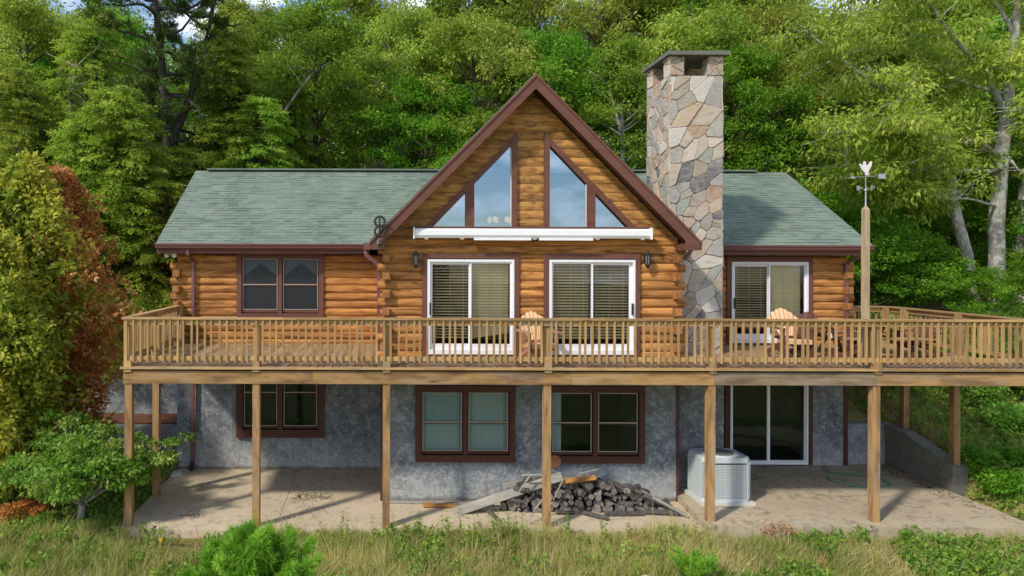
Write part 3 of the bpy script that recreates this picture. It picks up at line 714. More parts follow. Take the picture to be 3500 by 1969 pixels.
stone_face(mb, (CX0 + g, CY1, 4.9), (0, -1, 0), (0, 0, 1), CY1 - CY0, CZT - 4.9, .27, .8)
stone_face(mb, (CX1 - g, CY0, 3.0), (0, 1, 0), (0, 0, 1), CY1 - CY0, CZT - 3.0, .35)
stone_face(mb, (CX1, CY1 - g, 7.0), (-1, 0, 0), (0, 0, 1), CX1 - CX0, CZT - 7, .35)
for (a, b) in pil:
    stone_face(mb, (a, b + g, CZT), (1, 0, 0), (0, 0, 1), pw, .43, .15); stone_face(mb, (a + g, b + pw, CZT), (0, -1, 0), (0, 0, 1), pw, .43, .15)
    stone_face(mb, (a + pw - g, b, CZT), (0, 1, 0), (0, 0, 1), pw, .43, .15)
mb.build('stone_facing', M['stone'], chim)
mb = MB(); mb.box(CX0 - .08, CX1 + .09, CY0 - .12, CY1 + .1, 9.71, 9.80); mb.build('chimney_cap', M['conc3'], chim)
# chandelier inside, glimpsed through the gable glass
ch = empty('chandelier', (3.12, 17.6, 5.98), 'small chandelier with warm bulbs glowing behind the left gable window', 'chandelier')
mb = MB(); mb.tube([(0, 0, 2.2), (0, 0, .25)], .012, 6); mb.tube([(0, 0, .32), (0, 0, .1)], [.03, .05], 8)
for k in range(5):
    a = k * 2 * PI / 5 + .3; mb.tube([(0, 0, .15), (.14 * math.cos(a), .14 * math.sin(a), .08), (.26 * math.cos(a), .26 * math.sin(a), .16)], .01, 6)
mb.build('frame', M['iron'], ch)
for k in range(5):
    a = k * 2 * PI / 5 + .3; b = MB(); x, y = .26 * math.cos(a), .26 * math.sin(a)
    b.tube([(x, y, .16), (x, y, .18), (x, y, .24), (x, y, .30), (x, y, .32)], [.02, .05, .06, .045, .01], 8); b.build('lamp_shade', M['bulb'], ch)
# ---- fixtures on the house
aw = empty('retractable_awning', (3.2, 14.4, 5.6), 'long white retracted awning mounted under the gable windows', 'awning', world=True)
ax0, ax1 = MX(1042, 14.3), MX(1631, 14.3)
mb = MB(); P = [(0, 0), (.2, -.01), (.235, .05), (.235, .15), (.2, .19), (0, .2)]
z0 = 5.635; b0 = len(mb.v)
for i in range(6):
    p, q = P[i], P[(i + 1) % 6]; mb.face([(ax0, YB - .1 - p[0], z0 + p[1]), (ax1, YB - .1 - p[0], z0 + p[1]), (ax1, YB - .1 - q[0], z0 + q[1]), (ax0, YB - .1 - q[0], z0 + q[1])])
mb.build('casing', M['whitem'], aw)
mb = MB()
for xx in (ax0 - .03, ax1): mb.box(xx, xx + .03, YB - .36, YB - .08, z0 - .03, z0 + .215)
mb.build('end_cap', M['whitem'], aw)
mb = MB()
for a, b in ((ax0 + 1.25, ax0 + 2.45), (ax0 + 2.62, ax0 + 3.75)): mb.box(a, b, YB - .32, YB - .25, z0 - .055, z0 - .012)
mb.build('front_bar', M['whitem'], aw)
mb = MB()
for xx in (ax0 + .25, ax0 + 1.0, ax0 + 2.53, ax0 + 3.85, ax0 + 4.8): mb.box(xx - .04, xx + .04, YB - .3, YB - .06, z0 - .04, z0 - .004)
mb.build('bracket', M['sash'], aw)
mb = MB(); mb.box(ax0 - .05, ax1 + .0, YB - .26, YB - .04, z0 + .205, z0 + .235); mb.build('flashing_board', M['trim'], aw)
def lantern(px, label):
    x = MX(px, YB - .12); z = MZ(652, YB - .12, px); t = empty('wall_lantern', (x, YB - .17, z), label, 'wall light', 'lanterns beside the sliding doors'); t.scale = (1.3, 1.3, 1.35)
    m = MB(); m.box(-.035, .035, .055, .085, -.06, .09); m.tube([(0, .06, .03), (0, .02, .1), (0, 0, .09)], .009, 6); m.build('bracket', M['black'], t)
    m = MB(); m.tube([(0, 0, .13), (0, 0, .10), (0, 0, .075)], [.008, .03, .05], 8, sm=False); m.tube([(0, 0, .075), (0, 0, .06)], [.065, .06], 6, sm=False); m.build('cap', M['black'], t)
    m = MB()
    for k in range(6): a = k * PI / 3; m.beam((.052 * math.cos(a), .052 * math.sin(a), .06), (.04 * math.cos(a), .04 * math.sin(a), -.09), .01, .01)
    m.tube([(0, 0, -.09), (0, 0, -.11), (0, 0, -.15)], [.045, .03, .008], 8, sm=False); m.build('cage', M['black'], t)
    m = MB(); m.tube([(0, 0, .058), (0, 0, -.088)], [.046, .034], 6, sm=False); m.build('glass', M['acdark'], t)
lantern(1046, 'black wall lantern left of the left sliding door'); lantern(1627, 'black wall lantern right of the middle sliding door')
an = empty('tv_antenna', (0, GF - .06, 5.38), 'black figure eight television antenna on the left end of the gable bargeboard', 'antenna', world=True)
def torus(mb, c, R, r, n=24, ax='y'):
    pts = [(c[0] + R * math.cos(2 * PI * k / n), c[1], c[2] + R * math.sin(2 * PI * k / n)) for k in range(n + 1)]
    mb.tube(pts, r, 6, cap=False)
ya = GF - .2; xa = MX(955, ya)
mb = MB(); torus(mb, (xa, ya, MZ(557, ya)), .102, .024); torus(mb, (xa, ya, MZ(582, ya)), .102, .024); mb.build('loop', M['rubber'], an)
mb = MB(); mb.tube([(xa, ya + .01, MZ(545, ya)), (xa, ya + .02, MZ(600, ya)), (xa, GF - .05, MZ(618, ya))], .016, 6); mb.box(xa - .05, xa + .05, ya - .03, ya + .03, MZ(574, ya), MZ(565, ya)); mb.build('mast', M['black'], an)
mb = MB(); mb.box(xa - .05, xa + .02, GF - .12, GF - .062, MZ(612, ya), MZ(603, ya)); mb.beam((xa, ya, MZ(600, ya)), (xa - .05, GF - .06, MZ(615, ya)), .03, .02); mb.build('mount', M['iron'], an)
mb = MB()
for k in range(4): mb.tube([(xa - .11, ya + .05, 5.98 - .05 * k), (xa + .42 - .1 * k, ya + .05, 5.985 - .05 * k)], .004, 4)
mb.build('reflector_rod', M['black'], an)
mb = MB(); mb.tube([(xa - .02, GF - .07, 5.42), (xa - .03, GF - .06, 5.3), (xa, GF + .1, 5.15), (xa + .08, GF + .3, 5.1), (xa + .14, YB - .03, 5.15)], .007, 5); mb.build('cable', M['rubber'], an)
mb = MB(); x0 = MX(1633, YB - .1)
mb.tube([(x0, YB - .1, 5.66), (x0 + .1, YB - .1, 5.48), (x0 + .28, YB - .12, 5.33), (x0 + .5, YB - .12, 5.27), (x0 + .62, YB - .1, 5.3)], .009, 6)
tag(mb.build('power_cord', M['orangeplank']), 'thin tan cord drooping from the right end of the awning', 'cord')
fl = empty('flood_light', (WX0 - .1, YW - .1, 5.28), 'small twin white flood light under the left eave corner', 'outdoor light')
mb = MB()
for s in (-1, 1): mb.tube([(s * .07, -.02, .02), (s * .09, -.12, -.02), (s * .1, -.16, -.03)], [.02, .05, .055], 8)
mb.build('lamp_head', M['white'], fl); mb = MB(); mb.box(-.06, .06, -.03, .1, 0, .05); mb.build('base', M['white'], fl)
# ================================================================== deck
DX0, DX1 = -4.92, 12.72
deck = empty('wooden_deck', (3.2, 13.0, 0), 'raised timber deck on tall posts running the whole front of the cabin', 'deck', world=True)
mb = MB(); x = DX0 - .02
while x < 12.9:
    w = .138; x1 = x + w; yb = YB + .0 if (BX0 - .05 < x < BX1 + .02) else (CY0 if BX1 <= x < 7.7 else YW)
    if x > WX1: yb = 17.2
    mb.box(x, x1, YD - .035 + random.uniform(-.006, .006), yb - .06, ZF - .038, ZF + random.uniform(-.002, .002)); x += w + .006
mb.build('floor', M['floor'], deck)
mb = MB(); xs = [DX0 - .05, .1, 3.2, 6.4, 9.55, 12.9]
for a, b in zip(xs[:-1], xs[1:]): mb.box(a + .003, b - .003, YD - .075, YD - .04, ZF - .045, ZF - .004)
mb.build('edge_board', M['rail'], deck)
bj = [DX0, MX(787, YD), MX(1438, YD), MX(1797, YD), MX(2206, YD), 12.9]; zt, zb = ZF - .085, MZ(966, YD)
for i, (a, b) in enumerate(zip(bj[:-1], bj[1:])):
    mb = MB(); mb.box(a + .0015, b - .0015, YD - .02, YD + .025, zb, zt, random.random()); o = mb.build('front_beam', M['greybeam'] if i == 3 else M['deck'], deck)
mb = MB(); mb.box(DX0, 12.9, YD + .03, YD + .12, zb + .02, zt); mb.box(DX0, DX0 + .04, YD + .13, YW - .2, zb, zt); mb.box(12.86, 12.9, YD + .13, 17.2, zb, zt)
mb.build('rim_joist', M['deck'], deck)
mb = MB(); x = DX0 + .4
while x < 12.8:
    yb = YB - .02 if (BX0 - .1 < x < BX1 + .05) else (CY0 if BX1 <= x < 7.7 else (YW - .02 if x < WX1 else 17.1))
    mb.box(x, x + .04, YD + .125, yb, zb + .03, zt); x += .41
mb.build('joist', M['deck'], deck)
PX = [(-4.9, -4.76), (-2.44, -2.30), (.07, .21), (3.17, 3.31), (6.33, 6.47), (9.5, 9.64), (12.58, 12.72)]
for (a, b) in PX:
    mb = MB(); mb.box(a, b, YD + .0, YD + .14, -.25, zb - .002); o = mb.build('support_post', M['deck'], deck)
for (x, y, z) in ((-4.87, 14.72, -.25), (12.66, 14.8, -.05), (12.84, 16.45, 0)):
    mb = MB(); mb.box(x - .07, x + .07, y, y + .14, z, zb - .002 + .2); mb.build('support_post', M['deck'], deck)
# ---- railings
RT = 4.04
def rail_run(name, p0, p1, posts, label, stuff_after=None, nb=None):
    p0 = Vector((*p0, 0)); p1 = Vector((*p1, 0)); d = p1 - p0; L = d.length; d.normalize(); nrm = Vector((d.y, -d.x, 0))   # outward
    t = empty(name, (p0.x, p0.y, ZF), label, 'railing', world=True)
    def B(mb, s0, s1, n0, n1, z0, z1, r=None):
        Mx = Matrix(((d.x, -nrm.x, 0, p0.x), (d.y, -nrm.y, 0, p0.y), (0, 0, 1, 0), (0, 0, 0, 1)))
        mb.box(s0, s1, n0, n1, z0, z1, r, Mx)
    mb = MB(); s = -.03
    while s < L + .03:
        e = min(s + 3.1, L + .03); B(mb, s + .001, e - .001, -.055, .10, RT - .035, RT + random.uniform(-.002, .002)); s = e
    mb.build('cap_rail', M['rail'], t)
    for (za, zb_) in ((RT - .14, RT - .037), (ZF + .115, ZF + .20)):
        mb = MB(); B(mb, 0, L, .0, .036, za, zb_); mb.build('cross_rail', M['rail'], t)
    for s in posts:
        mb = MB(); B(mb, s - .07, s + .07, .037, .14, ZF - .0, RT - .037); B(mb, s - .07, s + .07, -.05, .036, ZF - .10, ZF + .112); mb.build('post', M['rail'], t)
    step = .1375; n = int(L / step); rest = MB(); tmpl = []
    for v in range(6):
        m = MB(); Mx = Matrix(((d.x, -nrm.x, 0, 0), (d.y, -nrm.y, 0, 0), (0, 0, 1, 0), (0, 0, 0, 1)))
        m.box(-.019, .019, -.038, -.001, ZF + .085, RT - .036, (v + .5) / 6, Mx); tmpl.append(m)
    meshes = []
    for k in range(n):
        s = .06 + k * (L - .12) / max(1, n - 1); p = p0 + d * s; v = random.randrange(6)
        if k < 100:
            if len(meshes) < 6 or not meshes[v]:
                while len(meshes) < 6: meshes.append(None)
                if meshes[v] is None:
                    o = tmpl[v].build('baluster', M['rail'], t); meshes[v] = o.data; o.location = o.location + Vector((p.x, p.y, 0)); continue
            o = bpy.data.objects.new('baluster', meshes[v]); COL.objects.link(o); o.parent = t; o.location = -Vector(t.location) + Vector((p.x, p.y, 0))
            o.rotation_euler = (0, random.uniform(-.008, .008), 0) if abs(d.x) > .9 else (0, 0, 0)
        else: B(rest, s - .019, s + .019, -.038, -.001, ZF + .085, RT - .036)
    if rest.v: tag(rest.build('baluster', M['rail'], t), kind='stuff')
    return t
rail_run('deck_railing', (DX0, YD), (DX1, YD), [p[0] + .07 - DX0 for p in PX], 'long front deck railing with closely set square balusters')
rail_run('deck_railing', (DX0, 16.5), (DX0, YD + .06), [.1, 1.75], 'short left side deck railing running back to the log corner')
rail_run('deck_railing', (DX1 + .02, YD + .06), (12.80, 16.9), [1.72, 3.3], 'right side deck railing in front of the shrubs')
rail_run('deck_railing', (12.72, 17.0), (11.7, 17.0), [.06, .9], 'short dark rear deck railing behind the picnic table')
# ---- weathervane post
wp = empty('weathervane_post', (9.5, YD + .15, ZF), 'tall square wooden post above the deck rail carrying a rooster weathervane', 'post', world=True)
mb = MB(); mb.box(9.44, 9.54, YD + .15, YD + .25, ZF, 6.17)
a, b, c, d_ = (9.44, YD + .15), (9.54, YD + .15), (9.54, YD + .25), (9.44, YD + .25); ap = (9.49, YD + .2, 6.26); Q = [(*p, 6.17) for p in (a, b, c, d_)]
for i in range(4): mb.face([Q[i], Q[(i + 1) % 4], ap], None, .9)
mb.build('pole', M['pole'], wp)
wv = empty('weathervane', (9.49, YD + .2, 6.24), 'metal rooster weathervane with arrow and compass letters on top of the post', 'weathervane')
k_ = 13.2 / 1700
mb = MB(); mb.tube([(0, 0, 0), (0, 0, .1), (0, 0, .29)], [.018, .013, .011], 8); mb.tube([(0, 0, .29), (0, 0, .6)], .007, 6); mb.tube([(0, 0, .29), (0, 0, .31), (0, 0, .34)], [.02, .032, .014], 8); mb.build('rod', M['iron'], wv)
mb = MB()
for a in (.25, .25 + PI / 2): mb.tube([(-.16 * math.cos(a), -.16 * math.sin(a), .33), (.16 * math.cos(a), .16 * math.sin(a), .345)], .005, 5)
mb.build('cross_arm', M['iron'], wv)
def letter(strokes, x, y, z, s):
    m = MB()
    for (a, b) in strokes: m.beam((x + a[0] * s, y, z + a[1] * s), (x + b[0] * s, y, z + b[1] * s), .008, .012)
    m.build('compass_letter', M['iron'], wv)
letter([((0, 0), (.2, 1)), ((0, 0), (-.0, 1)), ((.2, 1), (.2, 0)), ((.45, 1), (.45, .3))][:3], -.19, -.05, .29, .10)
letter([((0, 1), (.15, 0)), ((.15, 0), (.3, .8)), ((.3, .8), (.45, 0)), ((.45, 0), (.6, 1))], -.16, .02, .30, .09)
letter([((0, 1), (.7, 1)), ((.7, 1), (.7, .55)), ((.7, .55), (0, .55)), ((.1, .55), (.1, 0)), ((0, 1), (0, .55))], .12, .02, .30, .09)
mb = MB(); mb.tube([(-.28, 0, .555), (.05, -.02, .575), (.28, .0, .59)], .006, 5)
mb.prism([(-.31, .55), (-.25, .53), (-.19, .555), (-.25, .58)], -.006, .006); mb.prism([(.25, .535), (.40, .535), (.375, .585), (.405, .63), (.25, .63)], -.006, .006); mb.build('arrow', M['iron'], wv)
mb = MB()
rooster = [(.0, .60), (.06, .60), (.045, .64), (.05, .68), (.10, .77), (.12, .86), (.105, .875), (.07, .84), (.035, .775), (.01, .80), (-.015, .87), (-.035, .875), (-.05, .80), (-.06, .775), (-.085, .80), (-.10, .825), (-.145, .80), (-.11, .79), (-.105, .76), (-.06, .69), (-.02, .65)]
mb.prism(rooster, -.012, .012); mb.build('rooster', M['palem'], wv)
# ---- chairs
def chair(name, label, x, y, rz, slat, frame, rocker=False, arm=None):
    t = empty(name, (x, y, ZF), label, 'chair', rz=rz); arm = arm or frame; lift = .06 if rocker else 0
    m = MB()
    for k in range(5): yy = -.38 + k * .1; m.box(-.25, .25, yy, yy + .085, .37 - k * .022 + lift, .39 - k * .022 + lift)
    m.build('seat', slat, t)
    m = MB(); n = 7
    for k in range(n):
        u = (k - 3) / 3.0; top = .98 - .16 * u * u + lift; xb = u * .16; xt = u * .275; w0, w1 = .042, .078
        for (z0, z1, f0, f1) in ((.30 + lift, top - .03, 0, .95), (top - .03, top, .95, 1)):
            pass
        yb, yt = .10, .40; h = top - (.3 + lift)
        P = lambda xx, z: (xx, lerp(yb, yt, (z - .3 - lift) / .7), z)
        q = [(xb - w0 / 2, .3 + lift), (xb + w0 / 2, .3 + lift), (xt + w1 / 2, top - (.05 if u > 0 else .012)), (xt + w1 / 2 - .02, top - .0 - (.02 if u > 0 else 0)), (xt - w1 / 2 + .02, top - (.02 if u < 0 else 0)), (xt - w1 / 2, top - (.05 if u < 0 else .012))]
        r = random.random(); m.face([P(*a) for a in q], [(a[1], a[0]) for a in q], r); m.face([Vector(P(*a)) + Vector((0, .02, .008)) for a in reversed(q)], [(a[1], a[0]) for a in reversed(q)], r)
        for i in range(6):
            a, b = q[i], q[(i + 1) % 6]; o = Vector((0, .02, .008)); m.face([P(*a), Vector(P(*a)) + o, Vector(P(*b)) + o, P(*b)], None, r)
    m.build('backrest', slat, t)
    m = MB(); m.box(-.27, .27, .125, .15, .36 + lift, .42 + lift); m.build('crosspiece', frame, t)
    m = MB(); m.box(-.3, .3, .27, .295, .68 + lift, .73 + lift); m.build('crosspiece', frame, t)
    m = MB(); m.box(-.25, .25, -.40, -.375, .30 + lift, .385 + lift); m.build('apron', slat, t)
    for s in (-1, 1):
        m = MB(); m.box(s * .33 - .07, s * .33 + .07, -.42, .36, .60 + lift, .622 + lift); m.build('armrest', arm, t)
        m = MB(); m.box(s * .28 - .02, s * .28 + .02, -.36, -.26, lift, .60 + lift); m.build('leg', frame, t)
        m = MB(); m.beam((s * .24, -.38, .34 + lift), (s * .24, .42, .05 + lift), .03, .09); m.build('leg', frame, t)
        if rocker:
            m = MB(); m.tube([(s * .25, -.5, .09), (s * .25, -.3, .035), (s * .25, 0, .02), (s * .25, .3, .045), (s * .25, .5, .11)], .025, 6); m.build('rocker', frame, t)
    return t
pinkarm = wood('pinkish_chair_arm', (.42, .22, .15), (.36, .18, .12), (.2, .09, .06), vary=.15)
chair('adirondack_chair', 'peach wooden fan back chair on the deck between the two gable sliding doors', 3.24, 13.85, .12, M['peach'], pinkarm)
chair('rocking_chair', 'peach fan back rocking chair with brown arms in front of the right sliding door', 8.62, 14.2, -.1, M['peach'], M['brownwood'], True)
chair('adirondack_chair', 'dark brown slatted chair half hidden behind the peach rocking chair', 9.5, 15.3, -1.1, M['brownwood'], M['brownwood']).scale = (.95, .95, .93)
chair('adirondack_chair', 'dark brown slatted chair at the left end of the picnic table', 9.75, 14.15, 1.3, M['brownwood'], M['brownwood']).scale = (.9, .9, .84)
chair('adirondack_chair', 'dark brown slatted chair at the right end of the picnic table', 11.75, 14.7, -1.2, M['brownwood'], M['brownwood']).scale = (.9, .9, .86)
pt = empty('picnic_table', (10.75, 14.95, ZF), 'brown picnic table with light plank benches behind the weathervane post', 'table')
m = MB()
for k in range(5): m.box(-.85, .85, -.36 + k * .145, -.36 + k * .145 + .135, .70, .735)
m.build('tabletop', M['brownwood'], pt)
for s in (-1, 1): m = MB(); m.box(-.88, .88, s * .66 - .13, s * .66 + .13, .405, .44); m.build('bench', M['rail'], pt)
for s in (-1, 1):
    m = MB(); m.beam((s * .6, -.62, 0), (s * .6, -.22, .69), .04, .09); m.beam((s * .6, .62, 0), (s * .6, .22, .69), .04, .09); m.beam((s * .56, -.78, .36), (s * .56, .78, .36), .04, .09); m.build('leg_frame', M['brownwood'], pt)
m = MB(); m.tube([(0, 0, 0), (0, 0, .1), (0, 0, .11)], [.05, .055, .03], 10)
o = m.build('cup', M['white'], None, (MX(2089, 14.3), 14.29, ZF + .44)); tag(o, 'small white cup standing on the near picnic bench', 'cup')
# ================================================================== patio, walls
def sheet_box(name, x0, x1, y0, y1, z0, z1, mat): m = MB(); m.box(x0, x1, y0, y1, z0, z1); return tag(m.build(name, mat), kind='structure')
m = MB(); m.box(-4.97, -2.0, 12.88, YW, -.22, 0); m.box(-1.99, .115, 12.88, YW, -.22, 0.0); m.box(.12, 6.6, 12.86, YB + .1, -.22, -.003); tag(m.build('patio', M['conc']), kind='structure')
m = MB()
P = [(6.24, 12.8), (12.5, 12.74), (12.5, 16.7), (7.66, 16.7), (7.66, 15.02), (6.4, 15.02), (6.4, 14.5)]
n = len(P); m.face([(x, y, .135) for x, y in P]); m.face([(x, y, -.25) for x, y in reversed(P)])
for i in range(n): a, b = P[i], P[(i + 1) % n]; m.face([(*a, .135), (*a, -.25), (*b, -.25), (*b, .135)])
m.box(10.0, 10.012, 12.8, 16.6, .135, .1365); tag(m.build('raised_patio', M['conc2']), kind='structure')
for k, (a, b) in enumerate((((7.9, 14.3), (12.4, 14.42)),)):
    m = MB(); m.box(7.8, 12.48, 14.38, 14.395, .1351, .1375); tag(m.build('patio_joint', M['mortar']), kind='structure')
rw = MB(); pts = [(16.72, 1.13, -.1), (14.75, .80, -.1)]
rw.face([(12.52, 16.72, -.2), (12.52, 14.75, -.2), (12.52, 14.75, .68), (12.52, 16.2, 1.08), (12.52, 16.72, 1.12)]); rw.face([(12.86, 16.72, 1.12), (12.86, 16.2, 1.08), (12.86, 14.75, .68), (12.86, 14.75, -.2), (12.86, 16.72, -.2)])
rw.face([(12.52, 14.75, -.2), (12.86, 14.75, -.2), (12.86, 14.75, .68), (12.52, 14.75, .68)]); rw.face([(12.52, 14.75, .68), (12.86, 14.75, .68), (12.86, 16.2, 1.08), (12.52, 16.2, 1.08)]); rw.face([(12.52, 16.2, 1.08), (12.86, 16.2, 1.08), (12.86, 16.72, 1.12), (12.52, 16.72, 1.12)])
tag(rw.build('retaining_wall', M['conc3']), 'sloping concrete retaining wall at the right end of the patio', 'wall')
m = MB(); m.box(11.54, 12.75, 16.74, 16.95, -.2, 1.14); tag(m.build('retaining_wall', M['stucco']), 'low stucco wall between the basement corner and the sloping concrete wall', 'wall')
m = MB(); m.box(-13, -4.4, 20.0, 20.25, .3, 1.95); m.box(-6.1, -4.4, 19.98, 20.27, 1.95, 2.02); tag(m.build('retaining_wall', M['stucco']), 'grey stucco garden wall far behind the left deck posts', 'wall')
# ---- air conditioner
ac = empty('air_conditioner', (7.18, 14.3, .135), 'grey outdoor air conditioner unit on the raised patio behind a deck post', 'air conditioner')
ax, ay, c = .5, .38, .09; O8 = [(-ax + c, -ay), (ax - c, -ay), (ax, -ay + c), (ax, ay - c), (ax - c, ay), (-ax + c, ay), (-ax, ay - c), (-ax, -ay + c)]
def octa(m, s, z0, z1, mi=0):
    Q = [(x * s, y * s) for x, y in O8]
    for i in range(8): a, b = Q[i], Q[(i + 1) % 8]; m.face([(*a, z0), (*b, z0), (*b, z1), (*a, z1)], None, .5, mi)
    m.face([(*p, z1) for p in Q], None, .5, mi); m.face([(*p, z0) for p in reversed(Q)], None, .5, mi)
m = MB(); m.box(-.56, .56, -.44, .44, 0, .06); m.build('pad', M['stonepale'], ac)
m = MB(); octa(m, .955, .08, .90); m.build('core', M['acdark'], ac)
m = MB(); octa(m, 1.0, .06, .12); octa(m, 1.0, .86, .93)
for i in range(8): a = O8[i]; m.box(a[0] - .012, a[0] + .012, a[1] - .012, a[1] + .012, .12, .86)
m.build('casing', M['acgrey'], ac)
m = MB()
for i in range(8):
    a, b = Vector((*O8[i], 0)), Vector((*O8[(i + 1) % 8], 0)); L = (b - a).length; nn = max(1, int(L / .026)); d = (b - a) / L
    for k in range(1, nn):
        p = a.lerp(b, k / nn) * .985; m.box(p.x - .007, p.x + .007, p.y - .007, p.y + .007, .12, .86, .5)
    for j in range(1, 13):
        z = .12 + j * .74 / 13; m.beam((a * .99) + Vector((0, 0, z)), (b * .99) + Vector((0, 0, z)), .006, .012)
m.build('louvre_panel', M['acgrey'], ac)
m = MB(); octa(m, .97, .93, .96); m.tube([(0, 0, .96), (0, 0, .985)], [.36, .34], 24); m.build('top_cover', M['acgrey'], ac)
m = MB(); m.tube([(0, 0, .986), (0, 0, .99)], .30, 24)
for r in (.08, .14, .2, .26):
    m.tube([(r * math.cos(k * PI / 10), r * math.sin(k * PI / 10), .995) for k in range(21)], .004, 4, cap=False)
m.build('fan_grille', M['acdark'], ac)
m = MB(); m.box(-.3, .28, -.386, -.381, .83, .85)
for x in (.30, .34, .385): m.box(x, x + .025, -.386, -.381, .825, .855)
m.build('name_strip', M['rubber'], ac)
# ---- hose, stones, little things
m = MB(); pts = []
for k in range(26):
    a = k / 25 * 1.75 * PI + 1.2; pts.append((10.95 + .62 * math.cos(a), 15.45 + .48 * math.sin(a), .15))
pts += [(10.6, 16.1, .15), (10.9, 16.5, .16)]; m.tube(pts, .011, 6, cap=False); tag(m.build('garden_hose', M['hose']), 'thin green garden hose looped on the shaded patio', 'hose')
m = MB()
for k in range(10): pass
m.tube([(MX(443, 16.3), 16.2, .0), (MX(443, 16.3), 16.2, .045), (MX(443, 16.3), 16.2, .055)], [.2, .19, .12], 12); tag(m.build('stepping_stone', M['stonepale']), 'flat pale stone lying beside the left downspout', 'stone')
def mushroom(x, y, z, s, label):
    t = empty('mushroom', (x, y, z), label, 'mushroom'); m = MB(); m.tube([(0, 0, -.08), (0, 0, .06)], .022 * s, 8); m.build('stem', M['mush'], t)
    m = MB(); m.tube([(0, 0, .04), (0, 0, .055), (0, 0, .09), (0, 0, .11)], [.10 * s, .12 * s, .085 * s, .03 * s], 14); m.build('cap', M['mush'], t)
# ================================================================== land
_g = np.random.default_rng(5).random((64, 64))
def vnoise(x, y, s=1.0, o=0):
    x = np.asarray(x) * s + 13.7 + o; y = np.asarray(y) * s + 7.3 + o; xi = np.floor(x).astype(int); yi = np.floor(y).astype(int); fx = x - xi; fy = y - yi
    fx = fx * fx * (3 - 2 * fx); fy = fy * fy * (3 - 2 * fy); g = lambda a, b: _g[a % 64, b % 64]
    return (g(xi, yi) * (1 - fx) + g(xi + 1, yi) * fx) * (1 - fy) + (g(xi, yi + 1) * (1 - fx) + g(xi + 1, yi + 1) * fx) * fy
def sst(x, a, b): t = np.clip((x - a) / (b - a), 0, 1); return t * t * (3 - 2 * t)
def hland(x, y):
    x = np.asarray(x, float); y = np.asarray(y, float)
    front = -.16 - .2 * np.maximum(0, 12.4 - y); front = np.maximum(front, -13 + 0 * y) - .12 * sst(y, 13.5, 12.0) * 0
    hill = np.where(y < 20, .42 * (y - 13.3), 2.81 + .28 * (y - 20)); hill = np.where(y > 75, 2.81 + .28 * 55 - .02 * (y - 75), hill)
    left = np.where(y < 20.1, .13 * np.maximum(0, y - 14.5) - .14, np.minimum(hill, 1.7 + .55 * (y - 20.1)))
    left = left + np.where(y < 20.05, 1, 0) * .5 * sst(-x, 9, 14) * sst(y, 13, 17)
    right = np.maximum(hill, -.15)
    mid = np.where(y < 22.9, -.3, hill)
    r = sst(x, 12.55, 13.2)
    back = np.where(x < -4.9, left, mid * (1 - r) + right * r)
    back = np.where((x > 11.55) & (x <= 12.9) & (y > 16.9), 1.05 + .3 * (y - 17), back)
    z = np.where(y < 12.9, front, back)
    bump_ = (vnoise(x, y, .7) - .5) * .12 + (vnoise(x, y, .2, 5) - .5) * np.where(y > 24, 1.6, .1)
    inside = (x > -5.1) & (x < 12.7) & (y > 12.6) & (y < 23)
    return z + np.where(inside, 0, bump_)
xs = np.unique(np.concatenate([np.linspace(-400, -40, 10), np.linspace(-40, -16, 25), np.arange(-16, 20, .3), [-4.95, -4.9, 12.56, 12.9, 11.55], np.linspace(20, 50, 31), np.linspace(60, 400, 9)]))
ys = np.unique(np.concatenate([np.linspace(-500, -20, 14), np.linspace(-20, 6, 20), np.arange(6, 24, .3), [12.85, 12.95, 20.05, 20.15, 22.9, 23.0, 16.9], np.linspace(24, 80, 50), np.linspace(100, 600, 8)]))
XX, YY = np.meshgrid(xs, ys); ZZ = hland(XX, YY); nx, ny = len(xs), len(ys)
vs = np.stack([XX, YY, ZZ], -1).reshape(-1, 3); idx = np.arange(nx * ny).reshape(ny, nx)
fs = np.stack([idx[:-1, :-1], idx[:-1, 1:], idx[1:, 1:], idx[1:, :-1]], -1).reshape(-1, 4)
me = bpy.data.meshes.new('ground'); me.from_pydata(vs.tolist(), [], fs.tolist()); me.polygons.foreach_set('use_smooth', [True] * len(fs)); me.materials.append(M['ground'])
tag(link('ground', me), kind='structure')
def patch(name, x0, x1, y0, y1, mat, dz=.02):
    gx = np.arange(x0, x1 + .01, .2); gy = np.arange(y0, y1 + .01, .2); X, Y = np.meshgrid(gx, gy); Z = hland(X, Y) + dz
    i = np.arange(X.size).reshape(X.shape); m = bpy.data.meshes.new(name)
    m.from_pydata(np.stack([X, Y, Z], -1).reshape(-1, 3).tolist(), [], np.stack([i[:-1, :-1], i[:-1, 1:], i[1:, 1:], i[1:, :-1]], -1).reshape(-1, 4).tolist()); m.materials.append(mat)
    return tag(link(name, m), kind='structure')
patch('gravel_path', -7.5, -5.0, 16.9, 19.3, M['gravel'], .03); patch('red_soil', -9.5, -4.98, 19.1, 20.0, M['redsoil'], .06)
